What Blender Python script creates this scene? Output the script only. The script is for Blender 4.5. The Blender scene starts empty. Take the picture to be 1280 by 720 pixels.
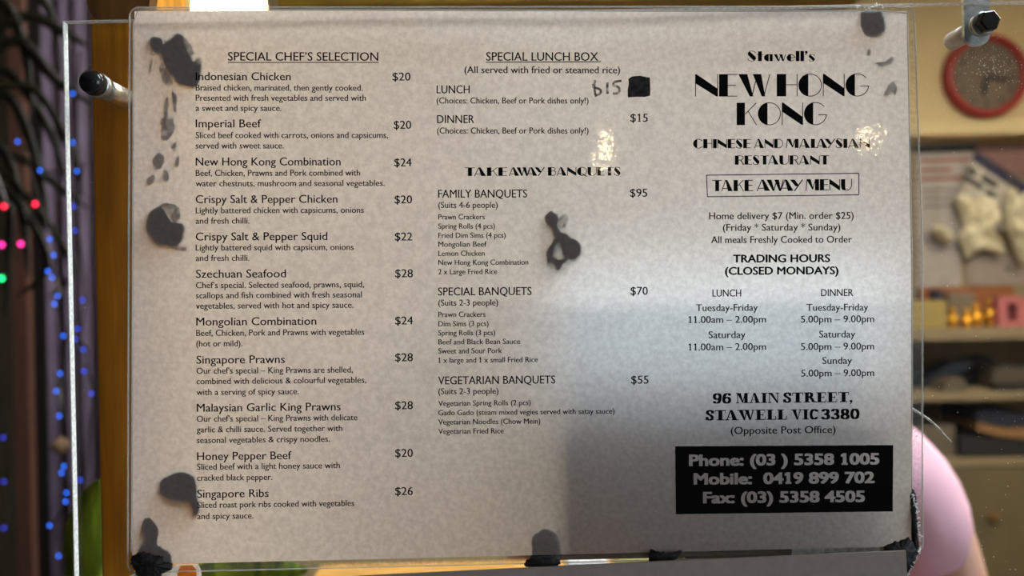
import bpy, bmesh, math, random
import numpy as np
from mathutils import Vector, Matrix, geometry, noise
random.seed(7)
S = bpy.context.scene
COL = S.collection
R = math.radians
F = 924.0                                   # focal length in pixels of the 1280x720 frame

# ------------------------------------------------------------------ camera
cam = bpy.data.objects.new('camera', bpy.data.cameras.new('camera'))
COL.objects.link(cam)
S.camera = cam
CAM = Vector((0.0, -0.283, 0.0))
CR = Matrix.Rotation(R(90), 3, 'X') @ Matrix.Rotation(R(-1.19), 3, 'Z')
cam.matrix_world = Matrix.Translation(CAM) @ CR.to_4x4()
cam.data.sensor_width = 36.0
cam.data.lens = F / 1280 * 36
cam.data.clip_start = 0.01
cam.data.dof.use_dof = True
cam.data.dof.focus_distance = 0.281
cam.data.dof.aperture_fstop = 7.2

# ------------------------------------------------------------------ sky and exposure
wd = bpy.data.worlds.new('world'); S.world = wd; wd.use_nodes = True
bg = wd.node_tree.nodes['Background']
bg.inputs[0].default_value = (0.66, 0.80, 1.0, 1)
bg.inputs[1].default_value = 5.6
S.view_settings.view_transform = 'Standard'
S.view_settings.look = 'None'
S.view_settings.exposure = 0.0
S.view_settings.gamma = 1.0
S.view_settings.use_curve_mapping = False

# lamp radiances (used by the lamp builders)
PANEL_REAR, PANEL_RIGHT, PANEL_MID, LANTERN, GLOBE, LIGHTBOX = 14.0, 30.0, 35.0, 14.0, 130.0, .98

# ------------------------------------------------------------------ helpers
def W(px, py, Y):
    """the point of the upright plane at depth Y that the photograph shows at a pixel"""
    d = CR @ Vector(((px - 640) / F, (360 - py) / F, -1))
    return CAM + d * ((Y - CAM.y) / d.y)

def lin(r, g=None, b=None):
    if g is None: g = b = r
    f = lambda c: (c / 255 / 12.92) if c / 255 <= .04045 else ((c / 255 + .055) / 1.055) ** 2.4
    return (f(r), f(g), f(b), 1)

def link(o, parent=None):
    COL.objects.link(o)
    if parent is not None:
        o.parent = parent
        p = parent; off = Vector((0, 0, 0))
        while p is not None:
            off += p.location; p = p.parent
        o.location = o.location - off
    return o

def mesh_obj(name, verts, faces, m, parent=None, smooth=False, at=None):
    me = bpy.data.meshes.new(name)
    if at is not None:
        at = Vector(at); verts = [Vector(v) - at for v in verts]
    me.from_pydata([tuple(v) for v in verts], [], faces)
    me.update()
    me.materials.append(m)
    if smooth:
        for p in me.polygons: p.use_smooth = True
    o = bpy.data.objects.new(name, me)
    if at is not None: o.location = at
    return link(o, parent)

def bm_obj(name, bm, m, parent=None, smooth=False):
    me = bpy.data.meshes.new(name)
    bmesh.ops.recalc_face_normals(bm, faces=bm.faces[:])
    bm.to_mesh(me); bm.free()
    me.materials.append(m)
    if smooth:
        for p in me.polygons: p.use_smooth = True
    return link(bpy.data.objects.new(name, me), parent)

def tag(o, label=None, cat=None, group=None, kind=None):
    if label: o['label'] = label
    if cat: o['category'] = cat
    if group: o['group'] = group
    if kind: o['kind'] = kind
    return o

def thing(name, loc, label, cat, group=None):
    o = bpy.data.objects.new(name, None); COL.objects.link(o)
    o.location = loc; o.empty_display_size = .02
    return tag(o, label, cat, group)

def add_box(bm, a, b, bev=0):
    x0, x1 = sorted((a[0], b[0])); y0, y1 = sorted((a[1], b[1])); z0, z1 = sorted((a[2], b[2]))
    t = bmesh.new()
    bmesh.ops.create_cube(t, size=1)
    for v in t.verts:
        v.co = ((x0 + x1) / 2 + v.co.x * (x1 - x0), (y0 + y1) / 2 + v.co.y * (y1 - y0), (z0 + z1) / 2 + v.co.z * (z1 - z0))
    if bev:
        bmesh.ops.bevel(t, geom=t.edges[:], offset=bev, segments=2, affect='EDGES', profile=.5)
    me = bpy.data.meshes.new('tmp'); t.to_mesh(me); t.free(); bm.from_mesh(me); bpy.data.meshes.remove(me)

def box(name, a, b, m, parent=None, bev=0, kind=None, rot=None, piv=None):
    bm = bmesh.new(); add_box(bm, a, b, bev)
    if rot is not None:
        bmesh.ops.rotate(bm, cent=piv, matrix=rot, verts=bm.verts[:])
    o = bm_obj(name, bm, m, parent)
    if kind: o['kind'] = kind
    return o

def add_lathe(bm, prof, org, axis='Y', n=32):
    """prof: list of (radius, position along the axis)"""
    rings = []
    for r, h in prof:
        ring = []
        for k in range(n):
            a = 2 * math.pi * k / n
            c, s = r * math.cos(a), r * math.sin(a)
            p = (c, h, s) if axis == 'Y' else ((c, s, h) if axis == 'Z' else (h, c, s))
            ring.append(bm.verts.new(Vector(org) + Vector(p)))
        rings.append(ring)
    for a, b in zip(rings, rings[1:]):
        for k in range(n):
            bm.faces.new((a[k], a[(k + 1) % n], b[(k + 1) % n], b[k]))
    bm.faces.new(rings[0]); bm.faces.new(rings[-1])

def lathe(name, prof, org, m, parent=None, axis='Y', n=32, smooth=True):
    bm = bmesh.new(); add_lathe(bm, prof, org, axis, n)
    o = bm_obj(name, bm, m, parent, smooth)
    return o

def add_tube(bm, pts, rad, n=8):
    pts = [Vector(p) for p in pts]; rings = []
    for i, p in enumerate(pts):
        d = (pts[min(i + 1, len(pts) - 1)] - pts[max(i - 1, 0)]).normalized()
        u = d.cross(Vector((0, .31, 1)) if abs(d.z) < .95 else Vector((1, 0, 0))).normalized(); v = d.cross(u)
        r = rad[i] if isinstance(rad, (list, tuple)) else rad
        rings.append([bm.verts.new(p + (u * math.cos(2 * math.pi * k / n) + v * math.sin(2 * math.pi * k / n)) * r) for k in range(n)])
    for a, b in zip(rings, rings[1:]):
        for k in range(n): bm.faces.new((a[k], a[(k + 1) % n], b[(k + 1) % n], b[k]))
    bm.faces.new(rings[0]); bm.faces.new(rings[-1])

def catmull(pts, sub=6, closed=False):
    out = []; n = len(pts)
    P = [Vector(p) for p in pts]
    for i in range(n if closed else n - 1):
        if closed: a, b, c, d = P[i - 1], P[i], P[(i + 1) % n], P[(i + 2) % n]
        else: a, b, c, d = P[max(i - 1, 0)], P[i], P[i + 1], P[min(i + 2, n - 1)]
        for k in range(sub):
            t = k / sub
            out.append(.5 * ((2 * b) + (c - a) * t + (2 * a - 5 * b + 4 * c - d) * t * t + (3 * b - a - 3 * c + d) * t ** 3))
    if not closed: out.append(P[-1])
    return out

# ------------------------------------------------------------------ materials
def mat(name, c, rough=.6, metal=0, var=.12, scale=30, bump=0, c2=None, spec=.5, stretch=(1, 1, 1), bscale=None):
    m = bpy.data.materials.new(name); m.use_nodes = True
    nt = m.node_tree; b = nt.nodes['Principled BSDF']
    b.inputs['Roughness'].default_value = rough; b.inputs['Metallic'].default_value = metal
    b.inputs['Specular IOR Level'].default_value = spec
    tc = nt.nodes.new('ShaderNodeTexCoord'); mp = nt.nodes.new('ShaderNodeMapping')
    mp.inputs['Scale'].default_value = stretch
    nt.links.new(tc.outputs['Object'], mp.inputs['Vector'])
    nz = nt.nodes.new('ShaderNodeTexNoise'); nz.inputs['Scale'].default_value = scale; nz.inputs['Detail'].default_value = 5
    nt.links.new(mp.outputs['Vector'], nz.inputs['Vector'])
    rp = nt.nodes.new('ShaderNodeValToRGB')
    lo = c2 or tuple(x * (1 - var * 1.6) for x in c[:3]) + (1,)
    hi = tuple(min(1, x * (1 + var)) for x in c[:3]) + (1,)
    rp.color_ramp.elements[0].position = .3; rp.color_ramp.elements[1].position = .7
    rp.color_ramp.elements[0].color = lo; rp.color_ramp.elements[1].color = hi
    nt.links.new(nz.outputs['Fac'], rp.inputs['Fac'])
    nt.links.new(rp.outputs['Color'], b.inputs['Base Color'])
    if bump:
        bp = nt.nodes.new('ShaderNodeBump'); bp.inputs['Strength'].default_value = bump; bp.inputs['Distance'].default_value = .002
        src = nz
        if bscale:
            src = nt.nodes.new('ShaderNodeTexNoise'); src.inputs['Scale'].default_value = bscale
            nt.links.new(tc.outputs['Object'], src.inputs['Vector'])
        nt.links.new(src.outputs['Fac'], bp.inputs['Height']); nt.links.new(bp.outputs['Normal'], b.inputs['Normal'])
    return m

def emit(name, c, s):
    m = bpy.data.materials.new(name); m.use_nodes = True; nt = m.node_tree; nt.nodes.clear()
    o = nt.nodes.new('ShaderNodeOutputMaterial'); e = nt.nodes.new('ShaderNodeEmission')
    e.inputs[0].default_value = c; e.inputs[1].default_value = s
    nt.links.new(e.outputs[0], o.inputs[0]); return m

def paper_mat(name, front, trans, mixf, mottle=.17, scale=520):
    """thin sheet: part of the light is scattered back, part comes through; fibres make it mottled"""
    m = bpy.data.materials.new(name); m.use_nodes = True; nt = m.node_tree; nt.nodes.clear()
    L = nt.links.new
    o = nt.nodes.new('ShaderNodeOutputMaterial'); mx = nt.nodes.new('ShaderNodeMixShader')
    d = nt.nodes.new('ShaderNodeBsdfDiffuse'); t = nt.nodes.new('ShaderNodeBsdfTranslucent')
    d.inputs[0].default_value = front
    tc = nt.nodes.new('ShaderNodeTexCoord')
    n1 = nt.nodes.new('ShaderNodeTexNoise'); n1.inputs['Scale'].default_value = scale; n1.inputs['Detail'].default_value = 4
    n1.inputs['Roughness'].default_value = .65
    L(tc.outputs['Object'], n1.inputs['Vector'])
    rp = nt.nodes.new('ShaderNodeValToRGB')
    rp.color_ramp.elements[0].position = .36; rp.color_ramp.elements[1].position = .64
    rp.color_ramp.elements[0].color = tuple(x * (1 - mottle) for x in trans[:3]) + (1,)
    rp.color_ramp.elements[1].color = tuple(min(1, x * (1 + mottle * .6)) for x in trans[:3]) + (1,)
    L(n1.outputs['Fac'], rp.inputs['Fac']); L(rp.outputs['Color'], t.inputs[0])
    mx.inputs[0].default_value = mixf
    L(d.outputs[0], mx.inputs[1]); L(t.outputs[0], mx.inputs[2]); L(mx.outputs[0], o.inputs[0])
    return m

def clear_mat(name, tint, fac, rough, bump=0, bscale=300):
    m = bpy.data.materials.new(name); m.use_nodes = True; nt = m.node_tree; nt.nodes.clear()
    L = nt.links.new
    o = nt.nodes.new('ShaderNodeOutputMaterial'); mx = nt.nodes.new('ShaderNodeMixShader')
    t = nt.nodes.new('ShaderNodeBsdfTransparent'); g = nt.nodes.new('ShaderNodeBsdfGlossy')
    t.inputs[0].default_value = tint; g.inputs['Roughness'].default_value = rough
    mx.inputs[0].default_value = fac
    if bump:
        tc = nt.nodes.new('ShaderNodeTexCoord'); nz = nt.nodes.new('ShaderNodeTexNoise'); nz.inputs['Scale'].default_value = bscale
        bp = nt.nodes.new('ShaderNodeBump'); bp.inputs['Strength'].default_value = bump; bp.inputs['Distance'].default_value = .0005
        L(tc.outputs['Object'], nz.inputs['Vector']); L(nz.outputs['Fac'], bp.inputs['Height']); L(bp.outputs['Normal'], g.inputs['Normal'])
    L(t.outputs[0], mx.inputs[1]); L(g.outputs[0], mx.inputs[2]); L(mx.outputs[0], o.inputs[0])
    return m

def haze_mat(name, c, alpha, dlo=.35, dhi=.3):
    """thin smeared layer: lets part of the light through"""
    m = bpy.data.materials.new(name); m.use_nodes = True; nt = m.node_tree
    b = nt.nodes['Principled BSDF']; b.inputs['Base Color'].default_value = c; b.inputs['Roughness'].default_value = .7
    tc = nt.nodes.new('ShaderNodeTexCoord'); nz = nt.nodes.new('ShaderNodeTexNoise'); nz.inputs['Scale'].default_value = 700
    mr = nt.nodes.new('ShaderNodeMapRange'); mr.inputs['From Min'].default_value = .3; mr.inputs['From Max'].default_value = .7
    mr.inputs['To Min'].default_value = max(0, alpha - dlo); mr.inputs['To Max'].default_value = min(1, alpha + dhi)
    nt.links.new(tc.outputs['Object'], nz.inputs['Vector']); nt.links.new(nz.outputs['Fac'], mr.inputs['Value'])
    nt.links.new(mr.outputs['Result'], b.inputs['Alpha'])
    return m

M = dict(
    paper=paper_mat('menu_paper', (.66, .53, .47, 1), (.93, .92, .93, 1), .62),
    card=mat('grey_card', (.44, .365, .32, 1), .6, var=.05, scale=300),
    rear=paper_mat('rear_paper', (.5, .47, .44, 1), (.5, .46, .42, 1), .22),
    ink=mat('black_ink', (.004, .0038, .0045, 1), .85, var=.2, scale=900, spec=.02),
    marker=mat('marker_ink', (.05, .045, .045, 1), .6, var=.4, scale=500, spec=.2),
    film=clear_mat('laminate', (.98, .98, .975, 1), .020, .05, .07, 330),
    glass=clear_mat('acrylic', (.985, .99, .985, 1), .025, .02),
    rim=haze_mat('sawn_acrylic_edge', (.97, .97, .93, 1), .88, .2, .12),
    tack=mat('dark_putty', (.022, .02, .019, 1), .65, var=.3, scale=400, bump=.5),
    residue=haze_mat('putty_residue', (.05, .05, .05, 1), .55),
    faint=haze_mat('faint_putty', (.05, .05, .05, 1), .34),
    shred=paper_mat('torn_shred', (.85, .86, .85, 1), (.97, .98, .96, 1), .76, .1, 900),
    orange=paper_mat('orange_print', (.8, .42, .08, 1), (.97, .50, .08, 1), .76, .1, 900),
    torn=mat('torn_white', (.8, .81, .79, 1), .6, var=.2, scale=500, bump=.5),
    steel=mat('zinc_steel', (.50, .54, .55, 1), .32, .9, var=.25, scale=260, bump=.15),
    alu=mat('brushed_aluminium', (.66, .66, .60, 1), .3, .85, var=.15, scale=300),
    black=mat('black_plastic', (.012, .012, .014, 1), .18, var=.2, scale=300),
    washer=mat('nylon_washer', (.75, .78, .76, 1), .35, var=.1, scale=300),
    wood=mat('golden_wood', (.80, .33, .016, 1), .45, var=.15, scale=38, stretch=(6, 6, .5), c2=(.55, .21, .010, 1), bump=.1),
    wood_dark=mat('dark_wood', (.20, .085, .018, 1), .45, var=.3, scale=30, stretch=(5, 5, .6)),
    wood_tan=mat('tan_wood', (.60, .40, .17, 1), .5, var=.15, scale=30, stretch=(5, 5, .6)),
    wood_orange=mat('orange_wood', (.75, .40, .10, 1), .4, var=.2, scale=20, stretch=(1, 6, 1)),
    cream=mat('cream_wall', (.60, .47, .24, 1), .8, var=.06, scale=3),
    pin=mat('brown_panel', (.25, .185, .10, 1), .8, var=.12, scale=6),
    shelf=mat('shelf_board', (.235, .17, .085, 1), .6, var=.08, scale=12),
    cup=mat('olive_brown_door', (.14, .10, .042, 1), .6, var=.08, scale=8),
    wall=mat('shop_plaster', (.12, .105, .09, 1), .85, var=.06, scale=3),
    wall_dark=mat('unlit_wall', (.022, .018, .016, 1), .7, var=.3, scale=5),  # near black: the left side's lack of light is put in the colour
    floor=mat('brown_floor', (.10, .075, .05, 1), .5, var=.25, scale=8),
    ceil=mat('ceiling_paint', (.62, .58, .50, 1), .9, var=.04, scale=4),
)

def flat(name, r, g, b, rough=.6, var=.08, scale=40, **k):
    return mat(name, lin(r, g, b), rough, var=var, scale=scale, **k)

# ------------------------------------------------------------------ the room
XL, XR, YF, YB, ZF, ZC = -1.6, 2.75, -3.3, 2.6, -1.4, 1.2
def struct(name, a, b, m): return box(name, a, b, m, kind='structure')
struct('floor', (XL - .1, YF - .1, ZF - .05), (XR + .1, YB + .1, ZF), M['floor'])
struct('ceiling', (XL - .1, YF - .1, ZC), (XR + .1, YB + .1, ZC + .05), M['ceil'])
struct('wall_left', (XL - .1, YF, ZF), (XL, YB, ZC), M['wall_dark'])
struct('wall_back', (XL - .1, YB, ZF), (XR + .1, YB + .1, ZC), M['cream'])
struct('wall_front', (XL - .1, YF - .12, ZF), (XR + .1, YF, ZC), M['wall'])
# unseen street window, placed in the right wall for daylight on the person
wy0, wy1, wz0, wz1 = -2.7, -.55, -.55, .85
bm = bmesh.new()
add_box(bm, (XR, YF, ZF), (XR + .12, wy0, ZC)); add_box(bm, (XR, wy1, ZF), (XR + .12, YB, ZC))
add_box(bm, (XR, wy0, ZF), (XR + .12, wy1, wz0)); add_box(bm, (XR, wy0, wz1), (XR + .12, wy1, ZC))
tag(bm_obj('wall_right', bm, M['cream']), kind='structure')
win = bpy.data.objects.new('unseen_window', None); COL.objects.link(win); win.location = (XR + .06, (wy0 + wy1) / 2, wz0); win['kind'] = 'structure'
bm = bmesh.new(); fw = .03
for y0, y1, z0, z1 in ((wy0, wy0 + fw, wz0, wz1), (wy1 - fw, wy1, wz0, wz1), (wy0 + fw, wy1 - fw, wz0, wz0 + fw), (wy0 + fw, wy1 - fw, wz1 - fw, wz1)):
    add_box(bm, (XR + .03, y0, z0), (XR + .09, y1, z1))
bm_obj('window_frame', bm, M['wood_dark'], win)
box('window_pane', (XR + .057, wy0 + fw, wz0 + fw), (XR + .063, wy1 - fw, wz1 - fw), M['glass'], win)
pl = bpy.data.lights.new('window_daylight', 'AREA'); pl.shape = 'RECTANGLE'; pl.size = wz1 - wz0; pl.size_y = wy1 - wy0
pl.cycles.is_portal = True
po = bpy.data.objects.new('window_daylight', pl); COL.objects.link(po); po.location = (XR + .13, (wy0 + wy1) / 2, (wz0 + wz1) / 2); po.rotation_euler = (0, R(90), 0)

# ------------------------------------------------------------------ shop lamps; the ceiling panels are unseen
def panel(x, y, s, label, c=(1, .93, .86, 1)):
    t = thing('unseen_ceiling_light', (x, y, ZC), label, 'light')
    box('light_frame', (x - .62, y - .17, ZC - .035), (x + .62, y + .17, ZC), M['washer'], t)
    box('diffuser', (x - .59, y - .14, ZC - .042), (x + .59, y + .14, ZC - .034), emit('panel_diffuser', c, s), t)
panel(-.05, .95, PANEL_REAR, 'long ceiling light panel above the middle of the counter')
panel(1.80, 1.15, PANEL_RIGHT, 'long unseen ceiling light panel added to brighten the shelves and clock', (1, .88, .70, 1))  # unseen, added to lift the shelves and clock wall
panel(1.00, .22, PANEL_MID, 'long unseen ceiling light panel added to brighten the person behind the screen', (.80, .90, 1, 1))  # unseen, added to light the shirt and cool the menu's right side
def globe(x, z, y, label):
    t = thing('pendant_lamp', (x, y, ZC), label, 'lamp', None)
    lathe('ceiling_rose', [(.01, -.03), (.045, -.012), (.045, 0)], (x, y, ZC), M['steel'], t, 'Z', 20)
    bm = bmesh.new(); add_tube(bm, [(x, y, ZC - .02), (x, y, z + .022)], .004, 6); bm_obj('cord', bm, M['black'], t)
    lathe('bulb', [(.008, .022), (.016, .016), (.021, .005), (.021, -.006), (.013, -.016), (.004, -.021)], (x, y, z), emit('warm_bulb', (1, .78, .45, 1), GLOBE), t, 'Z', 20)
globe(.37, .38, -2.5, 'pendant bulb nearer the middle of the front room')
globe(1.36, .53, -2.5, 'pendant bulb nearer the right wall of the front room')

# ------------------------------------------------------------------ acrylic screen
gl, gr_, gt, gb = W(87, 400, 0).x, W(1500, 400, 0).x, W(640, 15.5, 0).z, -.33
GT = .0027
screen = thing('acrylic_screen', (0, GT / 2, gb), 'clear acrylic counter screen with white sawn edges and dusty specks, carrying the menu', 'screen')
bm = bmesh.new()
v = [bm.verts.new(p) for p in ((gl, 0, gb), (gr_, 0, gb), (gr_, 0, gt), (gl, 0, gt), (gl, GT, gb), (gr_, GT, gb), (gr_, GT, gt), (gl, GT, gt))]
bm.faces.new((v[0], v[1], v[2], v[3])); bm.faces.new((v[7], v[6], v[5], v[4]))
bm_obj('clear_sheet', bm, M['glass'], screen)
e = .0004
for xa_, xb_ in ((gl - e, gl), (gr_, gr_ + e)): box('sawn_edge', (xa_, 0, gb), (xb_, GT, gt), M['rim'], screen)
bm = bmesh.new(); add_box(bm, (gl - e, 0, gt), (gr_ + e, GT, gt + e)); bm_obj('top_edge', bm, haze_mat('clear_edge', (.95, .95, .9, 1), .42, .1, .1), screen)
sp_v, sp_f = [], []
def speck(px, py, r):
    c = W(px, py, -.0002); n = 5; b = len(sp_v)
    for k in range(n):
        a = 2 * math.pi * k / n + random.random(); rr = r * random.uniform(.5, 1.2)
        sp_v.append((c.x + rr * math.cos(a), -.0002, c.z + rr * math.sin(a)))
    sp_f.append(tuple(range(b, b + n)))
for i in range(260):
    px, py = random.gauss(1238, 24), random.gauss(82, 17)
    if px < 1278: speck(px, py, random.uniform(.00008, .0003))
for i in range(150):
    speck(random.uniform(1155, 1279), random.uniform(10, 715), random.uniform(.00008, .00028))
for i in range(40):
    speck(random.uniform(95, 160), random.uniform(40, 715), random.uniform(.00006, .00018))
for i in range(70):
    speck(random.gauss(1200, 22), random.gauss(660, 22), random.uniform(.00006, .0002))
mesh_obj('dust', sp_v, sp_f, M['torn'], screen)['kind'] = 'stuff'

# ------------------------------------------------------------------ the menu
def bow(px, py):
    """gap between the sheet and the screen: it bulges at the top right of the middle"""
    g = .0022 + .0022 * math.exp(-((px - 760) / 170) ** 2) * math.exp(-((py - 10) / 150) ** 2)
    g += .0008 * math.exp(-((px - 450) / 250) ** 2 - ((py - 350) / 250) ** 2)
    return g
def P(px, py, lift=0.0): return W(px, py, -bow(px, py) - lift)

menu = thing('takeaway_menu', P(650, 700), 'laminated takeaway menu of dishes, prices and trading hours stuck on the clear screen', 'menu')
def edge_x(side, y):
    if side == 0: return 168 - 2.5 * y / 700
    return 1133 + 6 * min(1, y / 330)
def top_y(x): return 14.0 - .5 * math.sin((x - 168) / 970 * math.pi * 2) * 1.5
def bot_y(x): return 706 - .0238 * (x - 165)
def sheet_grid(l, r, t, b, nx, ny, lift):
    vs, fs = [], []
    for j in range(ny + 1):
        for i in range(nx + 1):
            u, w = i / nx, j / ny
            y = t + (b - t) * w
            xl, xr = edge_x(0, y) + l, edge_x(1, y) + r
            x = xl + (xr - xl) * u
            y0, y1 = top_y(x) + t - 14, bot_y(x) + b - 706
            vs.append(P(x, y0 + (y1 - y0) * w, lift))
    for j in range(ny):
        for i in range(nx):
            a = j * (nx + 1) + i
            fs.append((a, a + nx + 1, a + nx + 2, a + 1))
    return vs, fs
vs, fs = sheet_grid(0, 0, 14, 706, 60, 42, 0)
mesh_obj('paper_sheet', vs, fs, M['paper'], menu, True)

# laminating pouch: outline with rounded corners, front film and back film and a rounded rim
def pouch_outline():
    r = 11; pts = []
    L_ = lambda y: 162 - 2.5 * y / 700
    R_ = lambda y: 1142 + 11 * min(1, y / 300)
    T_ = lambda x: 9.5 - 1.5 * (x - 160) / 980
    B_ = lambda x: 716 - .0238 * (x - 165)
    def corner(cx, cy, a0):
        for k in range(7):
            a = R(a0 + 15 * k); pts.append((cx + r * math.cos(a), cy - r * math.sin(a)))
    corner(R_(10) - r, T_(1140) + r, 0)
    n0 = len(pts)
    pts.reverse()
    out = []
    # clockwise: top edge left->right, corner, right edge down, bottom right->left, left edge up
    for k in range(0, 7):
        a = R(180 - 15 * k); out.append((L_(10) + r + r * math.cos(a), T_(165) + r - r * math.sin(a)))
    for k in range(1, 24): x = L_(10) + r + (R_(10) - L_(10) - 2 * r) * k / 24; out.append((x, T_(x)))
    for k in range(0, 7):
        a = R(90 - 15 * k); out.append((R_(10) - r + r * math.cos(a), T_(1140) + r - r * math.sin(a)))
    for k in range(1, 20): y = 20 + (680 - 20) * k / 20; out.append((R_(y), y))
    for k in range(0, 7):
        a = R(-15 * k); out.append((R_(690) - r + r * math.cos(a), B_(1150) - r - r * math.sin(a)))
    for k in range(1, 24): x = R_(690) - r - (R_(690) - L_(700) - 2 * r) * k / 24; out.append((x, B_(x)))
    for k in range(0, 7):
        a = R(-90 - 15 * k); out.append((L_(700) + r + r * math.cos(a), B_(165) - r - r * math.sin(a)))
    for k in range(1, 20): y = 695 - (695 - 20) * k / 20; out.append((L_(y), y))
    return out
ol = pouch_outline()
def film_sheet(lift):
    vs, fs = sheet_grid(-5, 8, 10.5, 714, 48, 34, lift)
    n = len(vs); nx, ny = 48, 34
    ring = [j * (nx + 1) for j in range(ny, -1, -1)] + list(range(1, nx + 1)) + [j * (nx + 1) + nx for j in range(1, ny + 1)] + [ny * (nx + 1) + i for i in range(nx - 1, 0, -1)]
    return vs, fs, ring
def film(name, lift, m):
    nx, ny = 48, 34
    vs, fs = sheet_grid(-1.5, 1.5, 12.5, 707.5, nx, ny, lift)
    ring = [j * (nx + 1) for j in range(ny, -1, -1)] + list(range(1, nx + 1)) + [j * (nx + 1) + nx for j in range(1, ny + 1)] + [ny * (nx + 1) + i for i in range(nx - 1, 0, -1)]
    me_v = [Vector(a) for a in vs]
    b = len(me_v)
    o3 = [P(x, y, lift) for x, y in ol]
    me_v += o3
    # stitch the border: project both loops and fill between them
    allp = [(p.x, p.z) for p in me_v]
    co = [Vector(allp[i]) for i in ring] + [Vector(allp[b + i]) for i in range(len(o3))]
    nr, no = len(ring), len(o3)
    ed = [(i, (i + 1) % nr) for i in range(nr)] + [(nr + i, nr + (i + 1) % no) for i in range(no)]
    res = geometry.delaunay_2d_cdt(co, ed, [], 4, 1e-7)
    idx = {}; fb = []
    for k, src in enumerate(res[3]):
        idx[k] = ring[src[0]] if src and src[0] < nr else (b + src[0] - nr if src else None)
    for f in res[2]:
        q = [idx[i] for i in f]
        if None not in q and max(q) >= b: fb.append(tuple(q))
    mesh_obj('laminate_border', me_v, fb, haze_mat('laminate_border', (.55, .55, .50, 1), .17, .08, .1), menu, True)  # grey haze colour stands in for the border's pale reflection
    return mesh_obj(name, me_v, fs, m, menu, True)
film('laminate_film', .00035, M['film'])
# rounded clear rim of the pouch, its highlight put in as a pale haze colour
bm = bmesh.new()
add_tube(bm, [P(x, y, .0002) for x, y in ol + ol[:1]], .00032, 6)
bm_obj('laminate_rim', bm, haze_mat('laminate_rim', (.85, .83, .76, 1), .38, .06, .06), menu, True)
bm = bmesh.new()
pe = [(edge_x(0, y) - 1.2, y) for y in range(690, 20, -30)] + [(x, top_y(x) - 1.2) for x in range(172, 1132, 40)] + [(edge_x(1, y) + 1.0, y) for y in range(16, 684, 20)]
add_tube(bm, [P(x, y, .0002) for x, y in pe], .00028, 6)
bm_obj('paper_edge_ridge', bm, haze_mat('ridge_highlight', (.88, .88, .82, 1), .5, .06, .06), menu, True)  # pale colour stands in for the highlight along the sheet's edge

# ---- printing
tcu = bpy.data.curves.new('lettering', 'FONT'); tob = bpy.data.objects.new('lettering', tcu); COL.objects.link(tob)
tcu.size = 1.0; tcu.resolution_u = 3
def raw_glyphs(body):
    tcu.body = body
    bpy.context.view_layer.update()
    dg = bpy.context.evaluated_depsgraph_get()
    ev = tob.evaluated_get(dg); me = ev.to_mesh()
    vs = [(v.co.x, v.co.y) for v in me.vertices]; fs = [tuple(p.vertices) for p in me.polygons]
    ev.to_mesh_clear()
    return vs, fs
def glyphs(body):
    """letters as flat polygons; the plain bar of the digit one gets a flag and a foot"""
    vs, fs = raw_glyphs(body)
    for i, ch in enumerate(body):
        if ch == '1':
            xr = max(v[0] for v in raw_glyphs(body[:i + 1])[0]); xl = xr - ONE_W
            for q in ([(xl + .01, ONE_H), (xl + .01, ONE_H - .11), (xl - .10, ONE_H - .17), (xl - .10, ONE_H - .09)], [(xl - .06, 0), (xr + .06, 0), (xr + .06, .07), (xl - .06, .07)]):
                b = len(vs); vs += q; fs.append(tuple(range(b, b + 4)))
    return vs, fs
ov, _ = raw_glyphs('1'); ONE_W = max(v[0] for v in ov) - min(v[0] for v in ov); ONE_H = max(v[1] for v in ov)
hv, _ = glyphs('H'); CAP = max(v[1] for v in hv) - min(v[1] for v in hv)
def slope(y): return .001 - .0135 * (y - 100) / 520
INK_LIFT = .00012
def lay(vs, x0, x1, base, cap, ref=1.0, sl=None):
    """glyph plane -> pixels -> sheet; the run is fitted between x0 and x1"""
    a = min(v[0] for v in vs); b = max(v[0] for v in vs)
    k = (x1 - x0) / (b - a); q = cap / ref
    s = slope(base) if sl is None else sl
    return [(x0 + (x - a) * k, base + (x - a) * k * s - y * q) for x, y in vs]
def line(body, x0, x1, base, cap, bold=0.0, m='ink', sl=None):
    vs, fs = glyphs(body)
    pp = lay(vs, x0, x1, base, cap, CAP, sl)
    if bold <= .02:
        n = len(pp); q = list(pp); g = list(fs)
        for k, a in enumerate((-.17, .17)):
            q += [(x + a, y) for x, y in pp]; g += [tuple(i + (k + 1) * n for i in f) for f in fs]
        pp, fs = q, g
    else:                                  # heavier strokes: the same letters printed again a hair aside
        n = len(pp); d = ((-.55, 0), (.55, 0), (0, -.3), (0, .3), (.3, 0), (-.3, 0)); q = list(pp); g = list(fs)
        for k, (a, b) in enumerate(d):
            q += [(x + a, y + b) for x, y in pp]; g += [tuple(i + (k + 1) * n for i in f) for f in fs]
        pp, fs = q, g
    return mesh_obj('printed_line', [P(x, y, INK_LIFT) for x, y in pp], fs, M[m], menu)
def quad(name, pts, m='ink', lift=INK_LIFT):
    return mesh_obj(name, [P(x, y, lift) for x, y in pts], [tuple(range(len(pts)))], M[m], menu)
def rule(name, xa, ya, xb, yb, w=1.0):
    n = 8; vs = []; fs = []
    for i in range(n + 1):
        x = xa + (xb - xa) * i / n; y = ya + (yb - ya) * i / n
        vs += [P(x, y - w / 2, INK_LIFT), P(x, y + w / 2, INK_LIFT)]
    fs = [(2 * i, 2 * i + 1, 2 * i + 3, 2 * i + 2) for i in range(n)]
    return mesh_obj(name, vs, fs, M['ink'], menu)

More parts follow.
